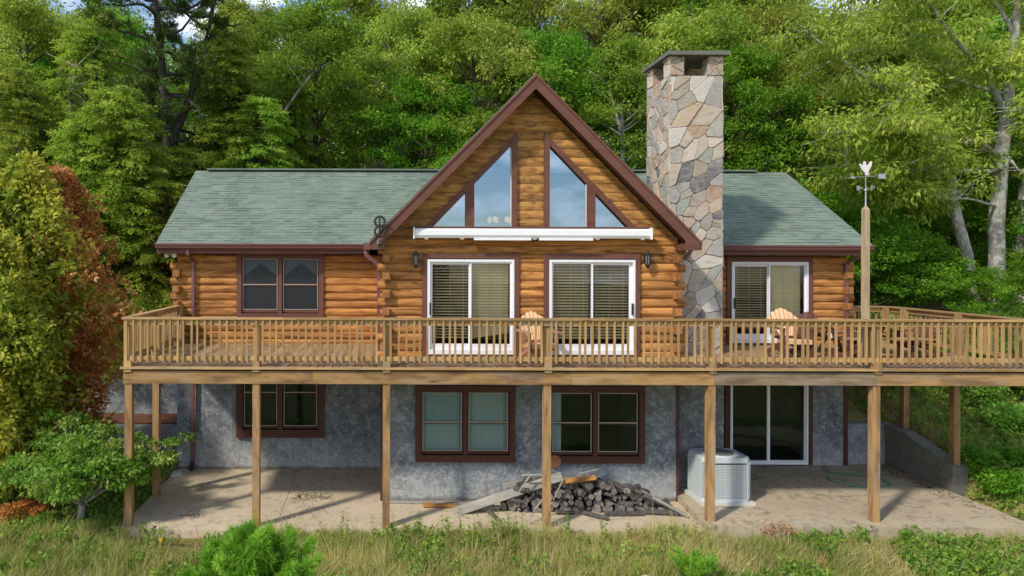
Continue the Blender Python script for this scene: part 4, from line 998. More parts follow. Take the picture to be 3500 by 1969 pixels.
# ================================================================== foliage builder
def unit(a): return a / np.maximum(1e-9, np.linalg.norm(a, axis=-1, keepdims=True))
class Leaves:
    def __init__(s, seed): s.p = []; s.a = []; s.n = []; s.L = []; s.W = []; s.r = []; s.g = np.random.default_rng(seed)
    def add(s, p, a, n, L, W, r): s.p.append(p); s.a.append(a); s.n.append(n); s.L.append(L); s.W.append(W); s.r.append(r)
    def cluster(s, c, rad, flat, n, L, ratio=.5, droop=.2, tone=None, out=1.0, tilt=.55):
        g = s.g; tone = g.normal(.5, .16) if tone is None else tone
        d = unit(g.normal(size=(n, 3))); rr = rad * g.random((n, 1)) ** .45; q = d * rr; q[:, 2] *= flat
        a = unit(d * out + g.normal(size=(n, 3)) * .6 + np.array([0, 0, -droop])); nn = unit(np.array([0, -.15, .55]) + d * .95 + g.normal(size=(n, 3)) * tilt)
        ll = L * g.uniform(.55, 1.45, n); s.add(np.asarray(c) + q, a, nn, ll, ll * ratio, np.clip(tone + g.normal(0, .13, n), 0, 1) * .96 + (g.random(n) < .012) * .04)
    def needles(s, c, ax, n, L, W, spread=1.0, tone=None, length=.15):
        g = s.g; tone = g.normal(.5, .15) if tone is None else tone; ax = unit(np.asarray(ax, float)); t = g.random((n, 1))
        p = np.asarray(c) + ax * t * length; a = unit(ax * (.75 - .2 * spread) + unit(g.normal(size=(n, 3))) * spread * .8)
        s.add(p, a, unit(g.normal(size=(n, 3)) + [0, 0, .6]), L * g.uniform(.7, 1.15, n), np.full(n, W), np.clip(tone + g.normal(0, .14, n), 0, 1) * .96)
    def mesh(s, name, mat):
        p, a, n = (np.concatenate(q) for q in (s.p, s.a, s.n)); L, W, r = (np.concatenate(q) for q in (s.L, s.W, s.r))
        b = unit(np.cross(a, n)); up = unit(np.cross(b, a)); N = len(p); L = L[:, None]; W = W[:, None]
        v = np.empty((N, 4, 3)); v[:, 0] = p; v[:, 1] = p + a * L * .45 + b * W * .5 + up * W * .18; v[:, 2] = p + a * L - up * L * .12; v[:, 3] = p + a * L * .45 - b * W * .5 + up * W * .18
        me = bpy.data.meshes.new(name); me.vertices.add(N * 4); me.vertices.foreach_set('co', v.reshape(-1).astype(np.float32))
        me.loops.add(N * 4); me.loops.foreach_set('vertex_index', np.arange(N * 4, dtype=np.int32)); me.polygons.add(N)
        me.polygons.foreach_set('loop_start', np.arange(0, N * 4, 4, dtype=np.int32))
        at = me.attributes.new('rnd', 'FLOAT', 'FACE'); at.data.foreach_set('value', r.astype(np.float32)); me.materials.append(mat); me.update(calc_edges=True); me.validate(); return me
def curve(p0, d, L, n, bend, rs, wob=.08):
    pts = [Vector(p0)]; d = Vector(d).normalized()
    for i in range(n):
        d = (d + Vector((rs.gauss(0, wob), rs.gauss(0, wob), rs.gauss(0, wob) + bend / n))).normalized(); pts.append(pts[-1] + d * (L / n))
    return pts
def at(pts, t):
    f = t * (len(pts) - 1); i = min(int(f), len(pts) - 2); return pts[i].lerp(pts[i + 1], f - i)
def branch_r(r0, r1, n): return [lerp(r0, r1, (i / n) ** .8) for i in range(n + 1)]
PROTO = {}
def deciduous(key, seed, H, R, leafmat, barkmat, base=.28, nl=22, lsz=.13, per=95, crad=.62, droop=.25, r0=None, flat=.6, lean=0, ratio=.5, top=1.0):
    rs = random.Random(seed); br = MB(); lv = Leaves(seed); r0 = r0 or H * .018
    tr = [Vector((0, 0, -.5))] + curve((0, 0, 0), (lean, 0, 1), H * .88, 8, .15, rs, .06); br.tube(tr, branch_r(r0 * 1.15, r0 * .25, 9), 8)
    for i in range(nl):
        t = lerp(base, .97, (i + rs.random() * .6) / nl); az = i * 2.4 + rs.uniform(-.5, .5); q = (t - base) / (1 - base)
        env = math.sin(PI * min(1, .18 + .82 * q) ** .85) ** .7 * (.72 + .28 * (1 - q)) + .12
        L = R * env * rs.uniform(.8, 1.15); el = lerp(.25, 1.0, q); p0 = at(tr, .1 + t * .9)
        lb = curve(p0, (math.cos(az), math.sin(az), el), L, 5, .35, rs, .14); br.tube(lb, branch_r(r0 * .42 * (1 - q * .5), r0 * .07, 5), 6, cap=False)
        tips = [(lb[-1], 1.0)]
        for j in range(rs.randint(4, 6)):
            s = rs.uniform(.35, .95); a2 = az + rs.choice((-1, 1)) * rs.uniform(.5, 1.3)
            sb = curve(at(lb, s), (math.cos(a2), math.sin(a2), rs.uniform(-.1, .8)), L * rs.uniform(.25, .5), 3, .1, rs, .2); br.tube(sb, branch_r(r0 * .12, r0 * .03, 3), 4, cap=False)
            tips.append((sb[-1], .9)); 
            if rs.random() < .5: tips.append((at(sb, .5), .7))
        for (p, k) in tips:
            tone = lv.g.normal(.5, .15)
            for m in range(rs.randint(2, 3)):
                c = Vector(p) + Vector((rs.gauss(0, crad * .6), rs.gauss(0, crad * .6), rs.gauss(0, crad * .3)))
                lv.cluster(c, crad * k * rs.uniform(.6, 1.1), flat, int(per * k * .55), lsz, ratio, droop, tone + rs.gauss(0, .06))
    for m in range(5): lv.cluster(tr[-1] + Vector((rs.gauss(0, .4), rs.gauss(0, .4), rs.uniform(-.3, .5))), crad, .8, per, lsz, ratio, droop)
    PROTO[key] = (br, lv, leafmat, barkmat, None, None)
def hemlock(key, seed, H, R, leafmat, barkmat, step=.2, lsz=.17, power=.8, ratio=.34, dead=0, per=5, lowz=.03, sprays=1.0):
    rs = random.Random(seed); br = MB(); lv = Leaves(seed); r0 = H * .013
    tr = [Vector((0, 0, -.5))] + curve((0, 0, 0), (0, 0, 1), H, 8, .1, rs, .02); br.tube(tr, branch_r(r0 * 1.2, .01, 9), 8)
    z = H * lowz; g = lv.g
    while z < H - .1:
        t = z / H; nb = 6
        for b in range(nb):
            L = R * ((1 - t) ** power * rs.uniform(.55, 1.12) + .03); az = rs.uniform(0, 2 * PI); n = 5
            lb = curve(at(tr, .06 + .94 * t), (math.cos(az), math.sin(az), .3), L, n, -.75, rs, .07)
            if rs.random() < .6: br.tube(lb, branch_r(.02 + .01 * L, .004, n), 4, cap=False)
            tone = g.normal(.5, .16); k = max(3, int(L / .085 * sprays))
            for j in range(k):
                s = .15 + .85 * (j + rs.random()) / k; p = np.array(at(lb, s)); w = .14 + .45 * L * .35 * (1 - s) ** .6 + .10
                m = per + int(3 * rs.random()); side = np.sign(g.normal(size=m)); da = az + side * g.uniform(.3, 1.3, m)
                d = np.stack([np.cos(da), np.sin(da), -.25 + g.normal(0, .22, m)], -1); u = g.random((m, 1)) * w
                lv.add(p + unit(d) * u, unit(d + g.normal(size=(m, 3)) * .25 + [0, 0, -.2]), unit(g.normal(size=(m, 3)) * .5 + np.array([0, 0, .6]) + d * .7), lsz * g.uniform(.6, 1.25, m), lsz * ratio * g.uniform(.7, 1.2, m), np.clip(tone + g.normal(0, .12, m), 0, 1) * .96)
        z += step * rs.uniform(.7, 1.3)
    PROTO[key] = (br, lv, leafmat, barkmat, None, None)
def pine(key, seed, H, leafmat, barkmat):
    rs = random.Random(seed); br = MB(); lv = Leaves(seed); r0 = .30
    tr = [Vector((0, 0, -.5))] + curve((0, 0, 0), (0, 0, 1), H, 9, .1, rs, .03); br.tube(tr, branch_r(r0 * 1.1, .05, 10), 8)
    t2 = curve(at(tr, .42), (.5, -.1, 1), H * .5, 6, .5, rs, .05); br.tube(t2, branch_r(.2, .04, 6), 7)
    for (path, a0, nb, RR) in ((tr, .35, 38, 4.4), (t2, .1, 20, 3.2)):
        for i in range(nb):
            t = lerp(a0, .99, i / nb); az = i * 2.4 + rs.uniform(-.6, .6); L = RR * (1.05 - t * .6) * rs.uniform(.45, 1.1)
            lb = curve(at(path, t), (math.cos(az), math.sin(az), .15), L, 6, .35, rs, .2); br.tube(lb, branch_r(.075, .015, 6), 5, cap=False)
            if rs.random() < .12: continue
            for j in range(int(4 + L * 2.2)):
                s = rs.uniform(.35, 1); a2 = az + rs.choice((-1, 1)) * rs.uniform(.3, 1.2); q0 = at(lb, s)
                sb = curve(q0, (math.cos(a2), math.sin(a2), .35), L * rs.uniform(.12, .3), 3, .4, rs, .2); br.tube(sb, branch_r(.018, .008, 3), 4, cap=False)
                tone = lv.g.normal(.5, .17)
                for m in range(4): lv.needles(Vector(sb[-1 - (m % 3)]) + Vector((rs.gauss(0, .1), rs.gauss(0, .1), rs.gauss(0, .05))), (math.cos(a2), math.sin(a2), .5), 34, .22, .028, 1.0, tone, .2)
    PROTO[key] = (br, lv, leafmat, barkmat, None, None)
def place(key, name, x, y, z=None, rz=0, s=1.0, label=None, cat='tree', group=None, sz=None):
    br, lv, lm, bm, m1, m2 = PROTO[key]
    if m1 is None:
        m1 = lv.mesh('crown', lm); bo = br.build('trunk', bm); m2 = bo.data; bpy.data.objects.remove(bo); PROTO[key] = (br, lv, lm, bm, m1, m2); lv.p = lv.a = lv.n = []
    z = float(hland(x, y)) if z is None else z
    t = empty(name, (x, y, z), label, cat, group, rz=rz); t.scale = (s, s, s * (sz or 1))
    link('trunk' if cat == 'tree' else 'stem', m2, t); link('crown' if cat == 'tree' else 'foliage', m1, t); return t
# ================================================================== tree kinds
deciduous('dmid', 21, 12, 3.4, M['l_mid'], M['bark'], nl=24, lsz=.15, per=120)
deciduous('dmid2', 22, 13, 3.0, M['l_mid'], M['barkgrey'], nl=26, lsz=.14, per=115, base=.22)
deciduous('dbright', 23, 11.5, 3.5, M['l_bright'], M['bark'], nl=24, lsz=.14, per=130, flat=.45)
deciduous('dyel', 24, 12.5, 3.3, M['l_yel'], M['barkgrey'], nl=25, lsz=.17, per=105, droop=.9, ratio=.36)
deciduous('dyel2', 25, 12, 3.6, M['l_yel'], M['bark'], nl=24, lsz=.15, per=120, droop=.5)
deciduous('dund', 26, 6, 2.6, M['l_bright'], M['bark'], nl=16, lsz=.14, per=110, base=.15, flat=.4)
hemlock('hem', 31, 11, 3.7, M['l_hem'], M['bark'], step=.17, sprays=1.3, power=.38)
hemlock('hem2', 32, 13, 3.7, M['l_hem'], M['bark'], step=.19, sprays=1.3, power=.4)
pine('pine', 33, 15.5, M['l_pine'], M['barkpine'])
RIGHT_OAK = dict()
# big pale oak at the right: own skeleton so its limbs run as in the photo
def oak():
    rs = random.Random(77); br = MB(); lv = Leaves(77); g = lv.g
    Y = 22.0; sc = F / Y
    def P(px, py, dy=0): return Vector((MX(px, Y + dy), Y + dy, MZ(py, Y + dy, px)))
    base = P(2508, 735); tr = [base + Vector((0, 0, -1.2)), base, P(2506, 560), P(2518, 400), P(2530, 290), P(2540, 190), P(2552, 90), P(2560, -40)]
    br.tube(tr, [.27, .235, .215, .20, .165, .15, .12, .07], 10)
    limbs = [([P(2512, 420), P(2490, 385), P(2400, 330, -.6), P(2300, 275, -1.2), P(2200, 215, -1.8), P(2090, 130, -2.2), P(2000, 60, -2.4)], .12),
             ([P(2518, 400), P(2470, 360, -.5), P(2330, 350, -1.5), P(2180, 330, -2.5), P(2060, 335, -3)], .09),
             ([P(2520, 380), P(2570, 440, -.3), P(2640, 330, -.6), P(2720, 200)], .11),
             ([P(2530, 290), P(2480, 190, -.6), P(2400, 100, -1), P(2330, 0, -1.5), P(2280, -80, -2)], .1),
             ([P(2540, 190), P(2600, 100, -.5), P(2660, 20)], .08), ([P(2552, 90), P(2500, 0), P(2470, -80)], .07),
             ([P(2510, 520), P(2440, 500, -.8), P(2370, 500, -1.6), P(2310, 480, -2.2)], .05), ([P(2525, 330), P(2600, 250, -1.5), P(2680, 300, -3)], .07),
             ([P(2516, 430), P(2400, 430, -1), P(2250, 430, -2.0), P(2120, 450, -2.6)], .07), ([P(2535, 240), P(2400, 200, 1), P(2250, 100, 1.5), P(2130, 20, 2)], .08)]
    for (lp, r) in limbs:
        br.tube(lp, branch_r(r, .03, len(lp) - 1), 7, cap=False); L = sum((b - a).length for a, b in zip(lp, lp[1:]))
        for j in range(int(L * 4.2)):
            s = rs.uniform(.18, 1); p0 = at(lp, s); a = rs.uniform(0, 2 * PI); ll = rs.uniform(.5, 1.7)
            sb = curve(p0, (math.cos(a), math.sin(a), rs.uniform(-.2, .8)), ll, 3, -.1, rs, .2); br.tube(sb, branch_r(.025, .008, 3), 4, cap=False)
            tone = g.normal(.52, .15)
            for m in range(3):
                c = Vector(at(sb, rs.uniform(.4, 1))) + Vector((rs.gauss(0, .25), rs.gauss(0, .25), rs.gauss(0, .15)))
                ppx = CX + c.x * F / c.y; ppy = CY - (c.z - CAMZ) * F / c.y
                if ppx > 2465 and ppy > 230 and abs(ppx - 2515) < 55 and c.y < 22.6: continue
                if 2370 < ppx < 2455 and ppy > 420: continue
                lv.cluster(c, rs.uniform(.35, .6), .55, 62, .16, .36, .9, tone)
    me = lv.mesh('crown', M['l_yel']); t = empty('oak_tree', tuple(base), 'tall yellow green oak with pale forked trunk at the right edge', 'tree', world=True)
    br.build('trunk', M['barkgrey'], t); link('crown', me, t)
oak()
def bare(name, pts, radii, label, mat='barkgrey', twigs=0, d=23):
    m = MB(); P = [Vector((MX(px, d), d, MZ(py, d, px))) for px, py in pts]; m.tube(P, radii, 8); rs = random.Random(int(pts[0][0]))
    for k in range(twigs):
        q = at(P, rs.uniform(.4, .95)); m.tube(curve(q, (rs.uniform(-1, 1), rs.uniform(-.3, .3), rs.uniform(.2, 1)), rs.uniform(.6, 1.6), 4, .2, rs, .2), branch_r(.025, .006, 4), 5, cap=False)
    tag(m.build(name, M[mat]), label, 'tree')
bare('bare_trunk', [(2446, 760), (2432, 640), (2410, 560), (2396, 500), (2393, 450), (2378, 432), (2330, 425)], [.17, .16, .15, .14, .12, .07, .045], 'pale leaning trunk left of the big oak', d=21.6)
bare('bare_trunk', [(2566, 760), (2570, 600), (2576, 480), (2600, 360), (2640, 200)], [.2, .18, .17, .15, .12], 'pale trunk cut by the right edge of the photo', d=22.6)
bare('dead_snag', [(150, 560), (160, 430), (172, 330), (178, 260), (182, 215), (190, 150)], [.08, .07, .055, .045, .03, .015], 'thin pale dead snag among the trees at the upper left', 'limb', 9, d=24)
bare('dead_snag', [(1560, 330), (1545, 270), (1530, 215), (1500, 190)], [.07, .06, .045, .02], 'pale dead branch showing between gable peak and chimney', 'limb', 4, d=27)
bare('dead_snag', [(700, 300), (735, 250), (760, 215), (790, 180), (830, 155)], [.06, .06, .05, .035, .015], 'pale dead branch above the middle of the left roof', 'limb', 3, d=26)
def hilltree(key, px, y, s, label, name='broadleaf_tree', rz=None, sz=None, group='trees on the wooded hill'):
    return place(key, name, MX(px, y), y, None, random.uniform(0, 6.28) if rz is None else rz, s, label, 'tree', group, sz)
hilltree('pine', 440, 24.0, .95, 'tall dark pine with bare limbs against the sky at the upper left', 'pine_tree', .4)
for (px, y, s, key, l) in (
    (315, 21.5, .74, 'hem', 'feathery hemlock hanging beside the left end of the cabin roof'),
    (580, 24.6, .74, 'hem2', 'feathery hemlock rising above the left corner of the roof ridge'),
    (215, 25.0, .80, 'hem2', 'tall hemlock behind the dead rust red conifer'),
    (450, 23.0, .52, 'hem', 'broad feathery hemlock in front of the tall pine trunk'), (640, 24.2, .62, 'hem', 'rounded hemlock just above the left corner of the roof'),
    (255, 21.2, .68, 'hem', 'hemlock close behind the dead rust red conifer, above the grey wall'), (700, 27.5, .72, 'hem', 'smaller hemlock behind the left third of the roof ridge'),
    (395, 21.0, .50, 'hem', 'low hemlock with drooping boughs close behind the left deck corner'),
    (60, 23.5, .74, 'hem', 'hemlock behind the yellow arborvitae at the left edge')):
    hilltree(key, px, y, s, l, 'hemlock_tree')
R1 = [(20, 29, .95, 'dyel2', 'yellow green tree at the upper left corner'), (160, 31, 1.0, 'dbright', 'bright green tree left of the tall pine'), (290, 33, .9, 'dmid2', 'mid green tree behind the tall pine, left of its trunk'),
    (800, 28.5, .92, 'dmid', 'mid green tree above the middle of the left roof'), (930, 30.5, .95, 'dyel', 'drooping yellow green tree above the right part of the left roof'),
    (1075, 27.5, .78, 'dbright', 'bright green tree beside the left slope of the gable'), (1190, 30, .92, 'dyel2', 'yellow green tree left of the gable peak'), (1300, 28, .88, 'dbright', 'bright green tree right behind the gable peak'),
    (1430, 29.5, 1.0, 'dbright', 'tall bright green tree between gable peak and chimney'), (1560, 28, .8, 'dmid2', 'mid green tree left of the stone chimney'), (1690, 30, .98, 'dyel', 'drooping yellow green tree behind the chimney cap'),
    (1800, 28.5, .86, 'dmid', 'dark green tree just right of the chimney'), (1905, 27, .8, 'dbright', 'bright green tree above the right roof beside the chimney'), (1990, 30, .92, 'dyel2', 'yellow green tree above the right roof ridge'),
    (2120, 28, .86, 'dyel', 'yellow green tree behind the weathervane'), (2260, 27, .86, 'dyel2', 'olive tree between weathervane and the leaning pale trunk'), (2400, 28, .9, 'dmid', 'green tree behind the leaning pale trunk'), (2540, 29, .95, 'dyel', 'yellow green tree behind the big oak trunk'), (2650, 27, .9, 'dmid2', 'green tree cut off by the upper right corner')]
for (px, y, s, key, l) in R1: hilltree(key, px, y, s, l)
R2 = [(-40, 37), (90, 38), (230, 37), (380, 39), (620, 35), (720, 36), (860, 37), (990, 36), (1110, 38), (1240, 36), (1370, 37), (1490, 36), (1620, 38), (1750, 36), (1870, 37), (2000, 36), (2130, 38), (2270, 36), (2400, 37), (2530, 36), (2660, 38)]
ks = ['dmid', 'dyel', 'dbright', 'dmid2', 'dyel2']; lm = ['at the far left', 'above the left arborvitae', 'left of the tall pine', 'behind the tall pine', 'right of the tall pine', 'above the left roof corner', 'above the middle of the left roof', 'above the right part of the left roof', 'above the foot of the gable slope', 'left of the gable peak', 'over the gable peak', 'right of the gable peak', 'left of the chimney', 'behind the chimney', 'right of the chimney', 'above the right roof', 'above the right roof end', 'above the weathervane', 'above the leaning pale trunk', 'above the big oak', 'in the top right corner']
kn = dict(dmid='mid green', dyel='yellow green', dbright='bright green', dmid2='grey stemmed green', dyel2='olive')
for i, (px, y) in enumerate(R2):
    k = ks[(i * 3 + 1) % 5]; hilltree(k, px + random.uniform(-20, 20), y, random.uniform(1.02, 1.2) * (.8 if 330 < px < 640 else 1), f'{kn[k]} back row tree {lm[i]}')
# understory in front of the hill behind the ridge and right of the house
US = [(640, 24.5, .55, 'small leafy tree just above the left roof corner'), (840, 24.6, .6, 'small leafy tree just above the middle of the left ridge'), (1010, 24.4, .62, 'small bright tree touching the left slope of the gable'), (1180, 25.2, .9, 'bright layered tree left of the gable peak, lower row'), (1520, 24.6, .8, 'small bright tree low between gable and chimney'), (1860, 24.4, .62, 'small bright tree low beside the chimney above the ridge'), (1960, 24.5, .6, 'small leafy tree above the right roof ridge end'),
    (2060, 22.5, .7, 'leafy small tree at the right end of the roof'), (2170, 21.5, .62, 'bright small tree behind the weathervane post'), (2310, 21.0, .5, 'bright fern leaved small tree above the right deck rail'), (2470, 20.2, .36, 'leafy small tree at the foot of the big oak'), (2590, 20.6, .42, 'leafy small tree at the right edge above the rail'), (2230, 24.5, .9, 'dark small tree behind the post, second row'), (2380, 24.2, .9, 'small tree behind the leaning pale trunk, second row'), (2560, 24.0, .9, 'small tree behind the big oak, second row')]
for (px, y, s, l) in US: place('dund', 'understory_tree', MX(px, y), y, None, random.uniform(0, 6), s, l, 'tree', 'small trees under the hill forest')
# shrubs
def shrub(key, seed, R, H, mat, lsz=.1, n=26, per=70, ratio=.42, droop=.1):
    rs = random.Random(seed); br = MB(); lv = Leaves(seed)
    for i in range(n):
        az = rs.uniform(0, 6.28); t = rs.random() ** .7; el = lerp(1.5, .35, t); L = math.hypot(R * t, H) * rs.uniform(.7, 1) * (.8 if t > .7 else 1)
        st = curve((rs.gauss(0, .06), rs.gauss(0, .06), -.1), (math.cos(az) * t * R / H, math.sin(az) * t * R / H, 1), L, 4, -.2, rs, .1); br.tube(st, branch_r(.014, .005, 4), 4, cap=False)
        tone = lv.g.normal(.5, .17)
        for s in (1, .8, .6, .4): lv.cluster(at(st, s), .26 * rs.uniform(.7, 1.2), .6, int(per * s), lsz, ratio, droop, tone)
    PROTO[key] = (br, lv, mat, M['bark'], None, None)
shrub('rhodo', 41, 1.2, 1.2, M['l_shrub'], .16, 34, 60, .28); shrub('bush', 42, .9, .9, M['l_shrub'], .08, 26, 90)
shrub('low', 43, .6, .4, M['l_bright'], .09, 16, 60); shrub('redbush', 44, .9, .8, M['l_red'], .09, 20, 60)
SH = [('rhodo', 2290, 18.7, 1.1, 'rhododendron with narrow leaves behind the right deck rail'), ('rhodo', 2385, 18.3, 1.0, 'long leaved shrub behind the broad right rail post'), ('rhodo', 2480, 18.0, .9, 'dense shrub behind the far right of the deck rail'), ('rhodo', 2570, 17.4, 1.2, 'dense shrub at the right edge above the rail'), ('rhodo', 2205, 19.2, 1.1, 'shrub behind the weathervane post base'), ('bush', 2235, 17.9, .9, 'small shrub in the shade beyond the corner of the low stucco wall'),
      ('bush', 2460, 17.0, .9, 'bushy shrub on the bank above the right patio'), ('bush', 2550, 15.9, .8, 'bushy shrub on the bank at the right edge'), ('bush', 2380, 18.6, .8, 'shrub high on the bank seen under the deck'), ('low', 2455, 15.0, .8, 'low green plant by the end of the retaining wall'), ('low', 2530, 14.2, .9, 'low bright plant beside the right patio edge'), ('low', 2570, 14.9, 1.0, 'low green plant on the bank at the right edge'),
      ('rhodo', 100, 14.7, .9, 'dark green shrub left of the dogwood'), ('bush', 10, 14.2, 1.1, 'green shrub at the left edge under the arborvitae'), ('redbush', 70, 13.9, .6, 'reddish shrub low at the left edge'), ('redbush', -5, 13.4, .6, 'rusty leaved shrub in the lower left corner'), ('low', 120, 13.5, .7, 'low reddish green plant left of the dogwood stem')]
for (k, px, y, s, l) in SH: place(k, 'shrub', MX(px, y), y, None, random.uniform(0, 6), s, l, 'shrub')
# left foreground conifers
def arbor(key, seed, H, R, mat, z0=.5, n=2600, lsz=.15, shape=1.0, twoside=True):
    rs = random.Random(seed); br = MB(); lv = Leaves(seed); g = lv.g
    for k in range(3): br.tube(curve((rs.gauss(0, .1), rs.gauss(0, .1), -.4), (rs.gauss(0, .02), rs.gauss(0, .02), 1), H * rs.uniform(.75, .9), 7, .05, rs, .02), branch_r(.07, .012, 7), 6, cap=False)
    for i in range(n):
        t = rs.random(); z = z0 + (H - z0) * t; q = (1 - t); rad = R * min(1, (q * 1.7) ** (shape * .7)) * (.55 + .45 * math.sin(PI * min(1, q + .35)) ** .5)
        az = rs.uniform(0, 6.28); lob = .85 + .24 * math.sin(az * 3 + z * 1.7 + seed) + .2 * math.sin(az * 5 - z * 4) + .12 * math.sin(az * 11 + z * 9); rr = rad * lob * rs.uniform(.4, 1.2) * (1.25 if rs.random() < .12 else 1)
        c = np.array([rr * math.cos(az), rr * math.sin(az), z]); tone = .5 + .28 * math.sin(az * 2 + z * .9 + seed * 1.3) + rs.gauss(0, .14); m = 12
        d0 = np.array([math.cos(az), math.sin(az), rs.uniform(-.4, .9)]); u = g.random((m, 1)) * .24
        d = unit(d0 + g.normal(size=(m, 3)) * .45)
        lv.add(c + d * u, unit(d + g.normal(size=(m, 3)) * .5 + [0, 0, -.2]), unit(g.normal(size=(m, 3)) * .75 + [math.cos(az), math.sin(az), .5]), lsz * g.uniform(.6, 1.2, m), lsz * .55 * g.uniform(.7, 1.2, m), np.clip(tone + g.normal(0, .16, m), 0, 1) * .97)
        if i % 9 == 0: br.tube([(0, 0, z - .25), tuple(c)], [.012, .004], 4, cap=False)
    PROTO[key] = (br, lv, mat, M['barkgrey'], None, None)
arbor('arb', 51, 7.2, 1.4, M['l_arb'], .9, 3300); arbor('dead', 52, 7.1, 1.75, M['l_red'], .3, 3200, .12, 1.1)
place('arb', 'arborvitae', MX(72, 15.4), 15.4, .15, .5, 1.0, 'tall yellowing arborvitae left of the cabin, nearest the deck')
place('arb', 'arborvitae', MX(-70, 15.0), 15.0, .2, 2.5, .96, 'yellow arborvitae cut by the left edge of the photo')
place('arb', 'arborvitae', MX(0, 14.3), 14.3, -.5, 4.1, .84, 'lower yellowing arborvitae in front of the other two')
place('dead', 'dead_conifer', MX(150, 16.2), 16.2, .1, 0, 1.0, 'dead rust red cone shaped conifer between arborvitae and hemlocks')
# dogwood
def dogwood():
    rs = random.Random(61); br = MB(); lv = Leaves(61); d = 13.6; x0 = MX(205, d); z0 = float(hland(x0, d))
    t = empty('dogwood_tree', (x0, d, z0), 'small round dogwood with many thin pale stems left of the corner deck post', 'tree')
    br.tube([(0, 0, -.2), (0, 0, .15), (.02, 0, .42)], [.09, .075, .07], 8)
    for i in range(32):
        az = i * 2.4; t_ = rs.uniform(.1, 1.1); p = curve((.02, 0, .38), (math.cos(az) * t_ * .95, math.sin(az) * t_ * .8, .66), rs.uniform(1.0, 1.7), 5, .12, rs, .12); br.tube(p, branch_r(.032, .008, 5), 5, cap=False)
        for j in range(7):
            s = rs.uniform(.52, 1); q = curve(at(p, s), (math.cos(az + rs.uniform(-1.2, 1.2)), math.sin(az + rs.uniform(-1.2, 1.2)), .25), rs.uniform(.2, .6), 2, 0, rs, .2); br.tube(q, branch_r(.008, .004, 2), 4, cap=False)
            tone = lv.g.normal(.5, .2)
            for m in range(2): lv.cluster(Vector(q[-1]) + Vector((rs.gauss(0, .08), rs.gauss(0, .08), .03)), rs.uniform(.14, .26), .35, 56, .085, .52, .5, tone, tilt=.35)
    br.build('trunk', M['barkgrey'], t); link('crown', lv.mesh('crown', M['l_dog']), t)
dogwood()
# pine saplings in the grass
def sapling(name, x, y, H, label, n=46, per=230, L=.13, W=.0075, z=None, mat='l_sap', wid=1.0):
    rs = random.Random(int(x * 100)); br = MB(); lv = Leaves(int(abs(x) * 77)); z0 = float(hland(x, y)) if z is None else z
    t = empty(name, (x, y, z0), label, 'tree'); tr = [Vector((0, 0, -.1))] + curve((0, 0, 0), (0, 0, 1), H, 6, 0, rs, .02); br.tube(tr, branch_r(.04, .012, 7), 6)
    lv.needles(tr[-1] - Vector((0, 0, .25)), (0, 0, 1), per * 2, L, W, .8, .6, .28)
    for i in range(n):
        f = 1 - (i / n) ** 1.0 * .42; az = i * 2.4 + rs.uniform(-.4, .4); LL = ((1 - f) * 2.3 * wid + .12) * rs.uniform(.7, 1.1)
        p = curve(at(tr, f - .02), (math.cos(az), math.sin(az), .75), LL, 4, .5, rs, .1); br.tube(p, branch_r(.014, .006, 4), 5, cap=False); tone = lv.g.normal(.55, .16)
        for s in (.35, .6, .8, 1.0):
            q = at(p, s); dd = (p[-1] - p[-2]).normalized(); lv.needles(q - dd * .1, dd, int(per * (1.3 if s == 1 else .7)), L, W, .85, tone, .2)
            if s > .5:
                a2 = az + rs.choice((-1, 1)) * .9; p2 = q + Vector((math.cos(a2), math.sin(a2), .7)) * .16; br.tube([q, p2], [.008, .005], 4, cap=False); lv.needles(q, p2 - q, per, L, W, .85, tone, .2)
    br.build('trunk', M['bark'], t); link('crown', lv.mesh('crown', M[mat]), t)
sapling('pine_sapling', MX(640, 8.2), 8.2, 2.72, 'bright green pine sapling in the foreground below the second deck post', n=34, per=260, wid=1.25)
sapling('pine_sapling', MX(1752, 11.2), 11.2, .42, 'tiny pine seedling in the grass below the air conditioner', 16, 90, .08, .006, wid=.45)
# a spruce down the slope behind the camera: seen only mirrored in the gable glass
hemlock('spruce', 71, 13, 2.6, M['l_pine'], M['barkpine'], step=.3, lsz=.3)
place('spruce', 'spruce_tree', 4.4, -21, None, 0, 1.08, 'dark spruce mirrored in the small left gable pane', 'tree')
# ================================================================== grass
def blades(name, n, region, hfun, mat, wid=.012, seed=1, lean=.5, cat=None, keep=None, tonefun=None):
    g = np.random.default_rng(seed); x0, x1, y0, y1 = region; x = g.uniform(x0, x1, n); y = g.uniform(y0, y1, n)
    k = np.ones(n, bool) if keep is None else keep(x, y, g); x = x[k]; y = y[k]; n = len(x); z = hland(x, y) - .01; h = hfun(x, y, g)
    L = Leaves(seed); a = unit(np.stack([g.normal(0, lean, n), g.normal(0, lean, n), np.ones(n)], -1)); nn = unit(g.normal(size=(n, 3)) * [1, 1, .2] + [-.5, -.6, .3])
    tone = np.clip((tonefun(x, y) if tonefun else .5) + g.normal(0, .2, n), 0, 1); L.add(np.stack([x, y, z], -1), a, nn, h, np.full(n, wid) * g.uniform(.7, 1.4, n), tone)
    return tag(link(name, L.mesh(name, mat)), kind='stuff')
def notpatio(x, y, g): return ~((x > -5.0) & (x < 12.7) & (y > 12.84)) & ~((x > 6.2) & (x < 12.55) & (y > 12.72)) & ~((x > -7.5) & (x < -5) & (y > 16.8)) & ~((x > 12.5) & (x < 12.9) & (y > 14.7) & (y < 17))
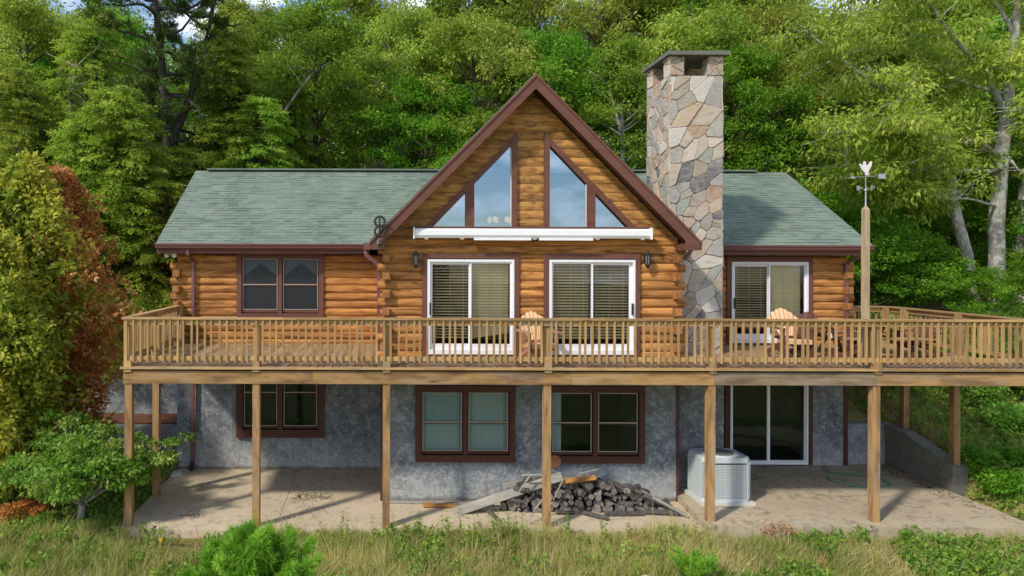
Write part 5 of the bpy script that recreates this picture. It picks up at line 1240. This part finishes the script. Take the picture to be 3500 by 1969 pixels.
def gh(x, y, g):
    base = .15 + .24 * vnoise(x, y, .8) + .15 * vnoise(x, y, 2.3, 3); tall = np.where(g.random(len(x)) < .05, 1.7, 1.0) * (.6 + .8 * vnoise(x, y, 5, 2)); lowr = np.where(x > 6.3, .68, 1); edge = np.where((x > -4.8) & (x < -2.6) & (y > 12.1), .32, 1)
    return base * g.uniform(.45, 1.15, len(x)) * tall * lowr * edge * np.where(y > 12.9, .7, 1)
blades('grass', 330000, (-9.5, 14.8, 8.6, 12.85), gh, M['grass'], .010, 1, keep=lambda x, y, g: notpatio(x, y, g) & (np.abs(x - .2) < (y * .98 + 1.8) * 1.0 + 12) & (g.random(len(x)) < .35 + .9 * vnoise(x, y, .9, 11)), tonefun=lambda x, y: .05 + .6 * vnoise(x, y, .9, 9))
blades('dry_grass', 170000, (-6, 14.0, 8.6, 12.8), lambda x, y, g: gh(x, y, g) * .85, M['drygrass'], .012, 2, 1.1, keep=lambda x, y, g: notpatio(x, y, g) & (g.random(len(x)) < np.clip((vnoise(x, y, .8, 21) - .33) * 4, 0, 1)))
blades('grass', 90000, (-14, -4.6, 12.85, 18.5), lambda x, y, g: gh(x, y, g) * .7, M['grass'], .014, 3, keep=notpatio, tonefun=lambda x, y: .2 + .3 * vnoise(x, y, .6, 9))
blades('grass', 130000, (12.6, 20, 12.9, 22), lambda x, y, g: gh(x, y, g) * .8, M['grass'], .016, 4, .5, keep=notpatio, tonefun=lambda x, y: .2 + .5 * vnoise(x, y, .6, 9))
blades('grass_stalks', 5200, (-9.5, 14.8, 8.8, 12.85), lambda x, y, g: g.uniform(.3, .72, len(x)) * (.6 + .5 * vnoise(x, y, .9, 31)), M['drygrass'], .009, 7, .28, keep=lambda x, y, g: notpatio(x, y, g) & (g.random(len(x)) < np.where(x > 7, .35, .9)))
# leafy weeds
def weeds(name, n, region, mat, seed, size=.07, hgt=.12, keep=None, per=12, stalk=0):
    g = np.random.default_rng(seed); L = Leaves(seed); x0, x1, y0, y1 = region; c = 0
    while c < n:
        x, y = g.uniform(x0, x1), g.uniform(y0, y1); c += 1
        if not notpatio(np.array([x]), np.array([y]), g)[0]: continue
        if keep and not keep(x, y, g): continue
        z = float(hland(x, y)); tone = g.normal(.55, .18); h = hgt * g.uniform(.5, 1.4)
        if stalk:
            m = int(per * 1.5); t = g.random(m); a = g.uniform(0, 6.28, m); d = np.stack([np.cos(a), np.sin(a), .4 + 0 * a], -1)
            L.add(np.stack([x + 0 * t + g.normal(0, .008, m), y + 0 * t, z + .1 + t * (h - .1)], -1), unit(d), unit(np.stack([0 * a, 0 * a, 1 + 0 * a], -1) + g.normal(size=(m, 3)) * .3), size * (1.2 - .6 * t), size * .4 * (1.2 - .6 * t), np.clip(tone + g.normal(0, .1, m), 0, 1) * .96)
            L.add(np.array([[x, y, z]]), np.array([[0, 0, 1.0]]), np.array([[0, -1.0, 0]]), np.array([h]), np.array([.01]), np.array([.4]))
        else: L.cluster((x, y, z + h * .6), .10 * g.uniform(.7, 1.6), .6, per, size, .6, .1, tone, tilt=.4)
    return tag(link(name, L.mesh(name, mat)), kind='stuff')
weeds('ground_cover', 6500, (-8, 14.2, 9, 12.8), M['l_shrub'], 5, .07, .34, keep=lambda x, y, g: g.random() < (.16 + 1.3 * (x > 5.0) * vnoise(x, y, .8, 4)) * (vnoise(x, y, 1.3, 8) > .42) * 1.6, per=22)
weeds('ground_cover', 1800, (12.6, 19, 13, 21), M['l_shrub'], 6, .09, .25)
weeds('ground_cover', 1500, (-13, -5.0, 13, 18), M['l_shrub'], 7, .08, .2)
weeds('tall_weeds', 260, (-3, 6.0, 12.1, 12.8), M['l_mid'], 8, .09, .5, per=10, stalk=1, keep=lambda x, y, g: g.random() < .25 + 1.2 * (.4 < x < 2.6))
# forest floor and far woods (one mass)
def farwoods():
    L = Leaves(90); g = L.g; rs = random.Random(90)
    for i in range(150):
        y = rs.uniform(43, 72); x = rs.uniform(-.62 * y - 3, 1.05 * y + 3); z = float(hland(x, y)); H = rs.uniform(9, 13); tone = rs.gauss(.42, .12)
        for k in range(26):
            a = rs.uniform(0, 6.28); r = rs.random() ** .6 * 3.0; t = rs.random(); L.cluster((x + r * math.cos(a), y + r * math.sin(a), z + H * (.25 + .75 * t) - r * .7), 1.1, .6, 42, .34, .55, .3, tone + rs.gauss(0, .09))
    tag(link('far_woods', L.mesh('far_woods', M['l_mid'])), kind='stuff')
farwoods()
weeds('forest_undergrowth', 2600, (-22, 34, 23, 34), M['l_mid'], 12, .2, .8, per=26)
# ================================================================== firewood heap in front of the gable wall
def cutmat():
    t = NT('weathered_cut_end'); u = t.sep(t.uv()); dx = t.math('SUBTRACT', u[0], .5); dy = t.math('SUBTRACT', u[1], .5); r = t.math('SQRT', t.math('ADD', t.math('MULTIPLY', dx, dx), t.math('MULTIPLY', dy, dy)))
    rg = t.math('SINE', t.math('MULTIPLY', r, 70.0)); n = t.noise(t.objc(), 25, 3); rr = t.rnd()
    c = t.mix(t.math('MULTIPLY_ADD', rg, .2, .3), (.33, .29, .25), (.13, .112, .10)); c = t.mix(t.ramp(r, [(.0, .7), (.16, 0.0)]), c, (.07, .05, .04)); c = t.mix(t.ramp(r, [(.42, 0.0), (.46, .9)]), c, (.5, .46, .42))
    c = t.mix(t.math('MULTIPLY', n, .5), c, (.10, .085, .075)); t.bsdf(c, .95, t.bump(n, .5, .01), .1); return t.mat
M['cut'] = cutmat(); M['lbark'] = bark('grey_log_bark', (.035, .03, .028), (.17, .15, .138), 20, 8)
rs = random.Random(3); protos = []
for k in range(7):
    m = MB(); n = 11; L = .42; lump = [rs.uniform(.86, 1.12) for _ in range(n)]; split = k in (2, 5)
    P = []
    for yy in (-L / 2, -L / 6, L / 6, L / 2):
        ring = []
        for i in range(n):
            a = 2 * PI * i / n; r = lump[i] * (1 + rs.uniform(-.03, .03)); x, z = r * math.cos(a), r * math.sin(a)
            if split and z > .15: z = .15 + (z - .15) * .12
            ring.append((x, yy, z))
        P.append(ring)
    for j in range(3):
        for i in range(n): i2 = (i + 1) % n; m.face([P[j][i], P[j][i2], P[j + 1][i2], P[j + 1][i]], [(0, 0)] * 4, .5, 0)
    m.face(list(reversed(P[0])), [(.5 + .46 * p[0], .5 + .46 * p[2]) for p in reversed(P[0])], rs.random(), 1); m.face(P[3], [(.5 + .46 * p[0], .5 + .46 * p[2]) for p in P[3]], .5, 1)
    protos.append(m)
meshes = []
def firelog(x, y, z, r, rot, L=1.0, label='grey weathered firewood log in the heap by the gable wall', group='firewood logs in the heap'):
    k = rs.randrange(7)
    if len(meshes) < 7:
        for m in protos:
            o = m.build('firewood_log', [M['lbark'], M['cut']]); meshes.append(o.data); bpy.data.objects.remove(o)
    o = bpy.data.objects.new('firewood_log', meshes[k]); COL.objects.link(o); o.location = (x, y, z); o.scale = (r, L, r); o.rotation_euler = rot
    tag(o, label, 'log', group); return o
def prof(x): return .9 * max(0, min(.60, .95 * (x - 2.35)) if x < 3.5 else .60 - .10 * max(0, x - 4.4) if x < 5.2 else .52 * (6.0 - x) / .8 + 0)
row = 0; z = .065
while z < .62:
    x = 2.45 + row * .05 + rs.random() * .1
    while x < 6.0:
        r = rs.choice((rs.uniform(.03, .05), rs.uniform(.05, .075), rs.uniform(.07, .095)))
        if prof(x) > z: firelog(x + r, 14.02 + rs.uniform(-.07, .10) + row * .02, max(r * .95, z + rs.uniform(-.025, .03)), r, (rs.uniform(-.06, .06), rs.uniform(0, 6.28), rs.uniform(-.4, .4) if rs.random() < .85 else rs.uniform(-1.2, 1.2)), rs.uniform(.75, 1.2))
        x += 2 * r * .98
    z += .112; row += 1
lg = 'loose logs in front of the heap'
firelog(4.95, 13.66, .05, .05, (0, 0, PI / 2 + .03), 1.9, 'long split log lying flat in front of the firewood heap', lg); firelog(5.75, 13.72, .05, .06, (0, .3, PI / 2 - .15), 1.6, 'grey round log lying at the right foot of the heap', lg)
firelog(4.35, 13.55, .05, .045, (0, 0, .9), 1.2, 'short log angled out from the middle of the heap', lg); firelog(2.30, 13.55, .045, .045, (0, 0, .25), 1.2, 'short log angled out at the left foot of the heap', lg); firelog(3.78, 13.75, .06, .07, (0, 0, PI / 2), .85, 'pale split log facing out at the bottom of the heap', lg)
firelog(2.75, 13.75, .28, .035, (0, 0, 1.1), 1.1, 'thin pale log poking out of the left side of the heap', lg); firelog(4.2, 13.95, .60, .11, (.1, 0, .5), .9, 'dark stump lying on top of the heap', lg)
for k in range(11):
    x = rs.uniform(2.9, 5.4); firelog(x, rs.uniform(13.72, 13.98), prof(x) + rs.uniform(.0, .05), rs.uniform(.03, .06), (rs.uniform(-.3, .3), rs.uniform(0, 6), rs.uniform(-1.4, 1.4)), rs.uniform(.7, 1.2), 'crooked stick of firewood lying across the top of the heap', 'crooked sticks on top of the heap')
def board(name, p0, p1, w, t, mat, label, roll=0):
    m = MB(); m.beam(p0, p1, w, t, random.random(), up=(0, math.sin(roll), math.cos(roll))); tag(m.build(name, mat), label, 'board')
board('grey_board', (1.55, 13.75, .03), (3.75, 13.85, .74), .18, .02, M['plank'], 'long grey board sloping up onto the firewood heap', -.9)
board('grey_board', (1.6, 13.95, .02), (3.6, 14.0, .56), .13, .025, M['plank'], 'darker grey board under the long sloping board', -1.0)
board('brown_board', (2.6, 14.2, .42), (3.4, 14.25, .50), .10, .04, M['plank'], 'short brown board end behind the sloping boards', -1.2)
board('orange_board', (3.68, 13.88, .60), (4.45, 13.88, .70), .11, .04, M['orangeplank'], 'orange brown board on top of the firewood heap', -.7)
board('orange_board', (.92, 14.1, .05), (1.62, 14.1, .04), .09, .06, M['orangeplank'], 'short orange board on the concrete left of the heap')
board('grey_board', (.2, 14.35, .03), (2.4, 14.25, .03), .07, .04, M['plank'], 'thin grey plank along the foot of the stucco wall')
board('grey_board', (1.65, 13.9, .035), (2.5, 14.0, .05), .09, .05, M['plank'], 'grey plank lying flat at the low end of the sloping boards')
board('grey_pole', (5.35, 13.8, .46), (6.2, 13.55, .04), .045, .045, M['plank'], 'grey pole leaning off the right side of the heap')
board('grey_board', (5.5, 13.9, .06), (6.1, 13.85, .05), .09, .06, M['plank'], 'short grey board lying right of the heap')
def branchy(name, pts, r, mat, label):
    m = MB()
    for p in pts: m.tube([Vector(q) for q in p], branch_r(r, r * .45, len(p) - 1), 6)
    tag(m.build(name, mat), label, 'branch')
branchy('fallen_branch', [[(2.9, 13.7, .80), (3.2, 13.65, .83), (3.6, 13.6, .78), (4.1, 13.62, .88), (4.45, 13.7, .93)], [(3.75, 13.62, .80), (3.6, 13.58, .55), (3.5, 13.55, .35)], [(3.05, 13.66, .8), (2.9, 13.6, .62), (2.75, 13.55, .42)], [(3.3, 13.5, .42), (3.1, 13.4, .22), (2.92, 13.2, .03)]], .02, M['limb'], 'pale lichen covered branch lying across the heap behind the middle post')
branchy('fallen_twig', [[(2.95, 13.2, .03), (3.2, 13.3, .05), (3.6, 13.4, .04)]], .008, M['limb'], 'thin twig on the concrete beside the middle post')
m = MB(); m.tube([(MX(1398, 14.42), 14.46, .87), (MX(1398, 14.42), 14.42, .87)], .13, 18); tag(m.build('rusty_disc', M['rust']), 'rusty round disc leaning on the wall above the heap', 'disc')
# small things in the grass
def gz(x, y): return float(hland(x, y))
mx, my = MX(1628, 11.3), 11.3; mushroom(mx, my, gz(mx, my) + .16, 1.0, 'flat pale mushroom in the grass below the firewood'); mx += .02
mushroom(mx + .25, my - .35, gz(mx, my) + .08, .5, 'small pale mushroom just right of the flat one')
m = MB(); x, y = MX(406, 12.4), 12.4; zz = gz(x, y) + .28
m.tube([(x, y, gz(x, y)), (x, y, zz)], .004, 5)
for k in range(8): a = k * PI / 4; m.face([(x, y - .01, zz), (x + .035 * math.cos(a - .3), y - .012, zz + .035 * math.sin(a - .3)), (x + .045 * math.cos(a), y - .015, zz + .045 * math.sin(a)), (x + .035 * math.cos(a + .3), y - .012, zz + .035 * math.sin(a + .3))])
tag(m.build('yellow_flower', plain('yellow_petals', (.7, .42, .02), .6)), 'single yellow flower in the grass below the corner post', 'flower')
m = MB(); x, y = MX(2068, 11.9), 11.9; zz = gz(x, y) + .14; m.face([(x - .06, y, zz), (x, y - .03, zz - .03), (x + .07, y, zz + .02), (x, y + .02, zz + .09)]); tag(m.build('fallen_leaf', plain('dead_leaf', (.4, .16, .08), .7)), 'single reddish dead leaf on the right grass', 'leaf')
# dead leaves and debris on the patio: uncountable litter
L = Leaves(99); g = L.g
def litter(n, cx, cy, sx, sy, z, s=.04):
    p = np.stack([g.normal(cx, sx, n), g.normal(cy, sy, n), np.full(n, z) + g.uniform(.002, .012, n)], -1); L.add(p, unit(g.normal(size=(n, 3)) * [1, 1, .15]), unit(g.normal(size=(n, 3)) * .2 + [0, 0, 1]), s * g.uniform(.5, 1.4, n), s * .6 * g.uniform(.5, 1.4, n), g.random(n) * .6)
for k in range(5): litter(60, -1.75 + k * .17, 14.75 - .02 * k, .05, .14, 0, .035)
litter(70, -1.5, 13.8, .35, .2, 0, .03); litter(60, -3.75, 13.6, .15, .06, 0, .035); litter(120, 8.2, 15.9, .5, .3, .136); litter(260, 10.2, 16.1, 1.3, .35, .136); litter(420, 12.3, 15.6, .15, .8, .136); litter(160, 9, 15, 1.2, .7, .136, .025); litter(120, 3, 13.4, 2.5, .3, 0, .02)
ll = L.mesh('leaf_litter', leaf('dead_leaf_litter', (.05, .025, .015), (.12, .055, .03), (.2, .1, .05), hv=0)); tag(link('leaf_litter', ll), kind='stuff')
m = MB(); m.box(-2.0, -1.99, 12.9, YW, .0002, .0022); tag(m.build('patio_crack', M['acdark']), kind='structure')
# rust brown seed heads at the patio edge
L = Leaves(98)
for px, py in ((1925, 12.75), (1975, 12.78), (1990, 12.7), (1945, 12.7)):
    x = MX(px, py); L.cluster((x, py, .12), .12, 1.2, 45, .06, .3, .9)
t = empty('dead_weed', (MX(1955, 12.75), 12.72, -.15), 'rust brown dead weed heads at the raised patio edge', 'plant', world=True); link('foliage', L.mesh('foliage', M['l_red']), t)
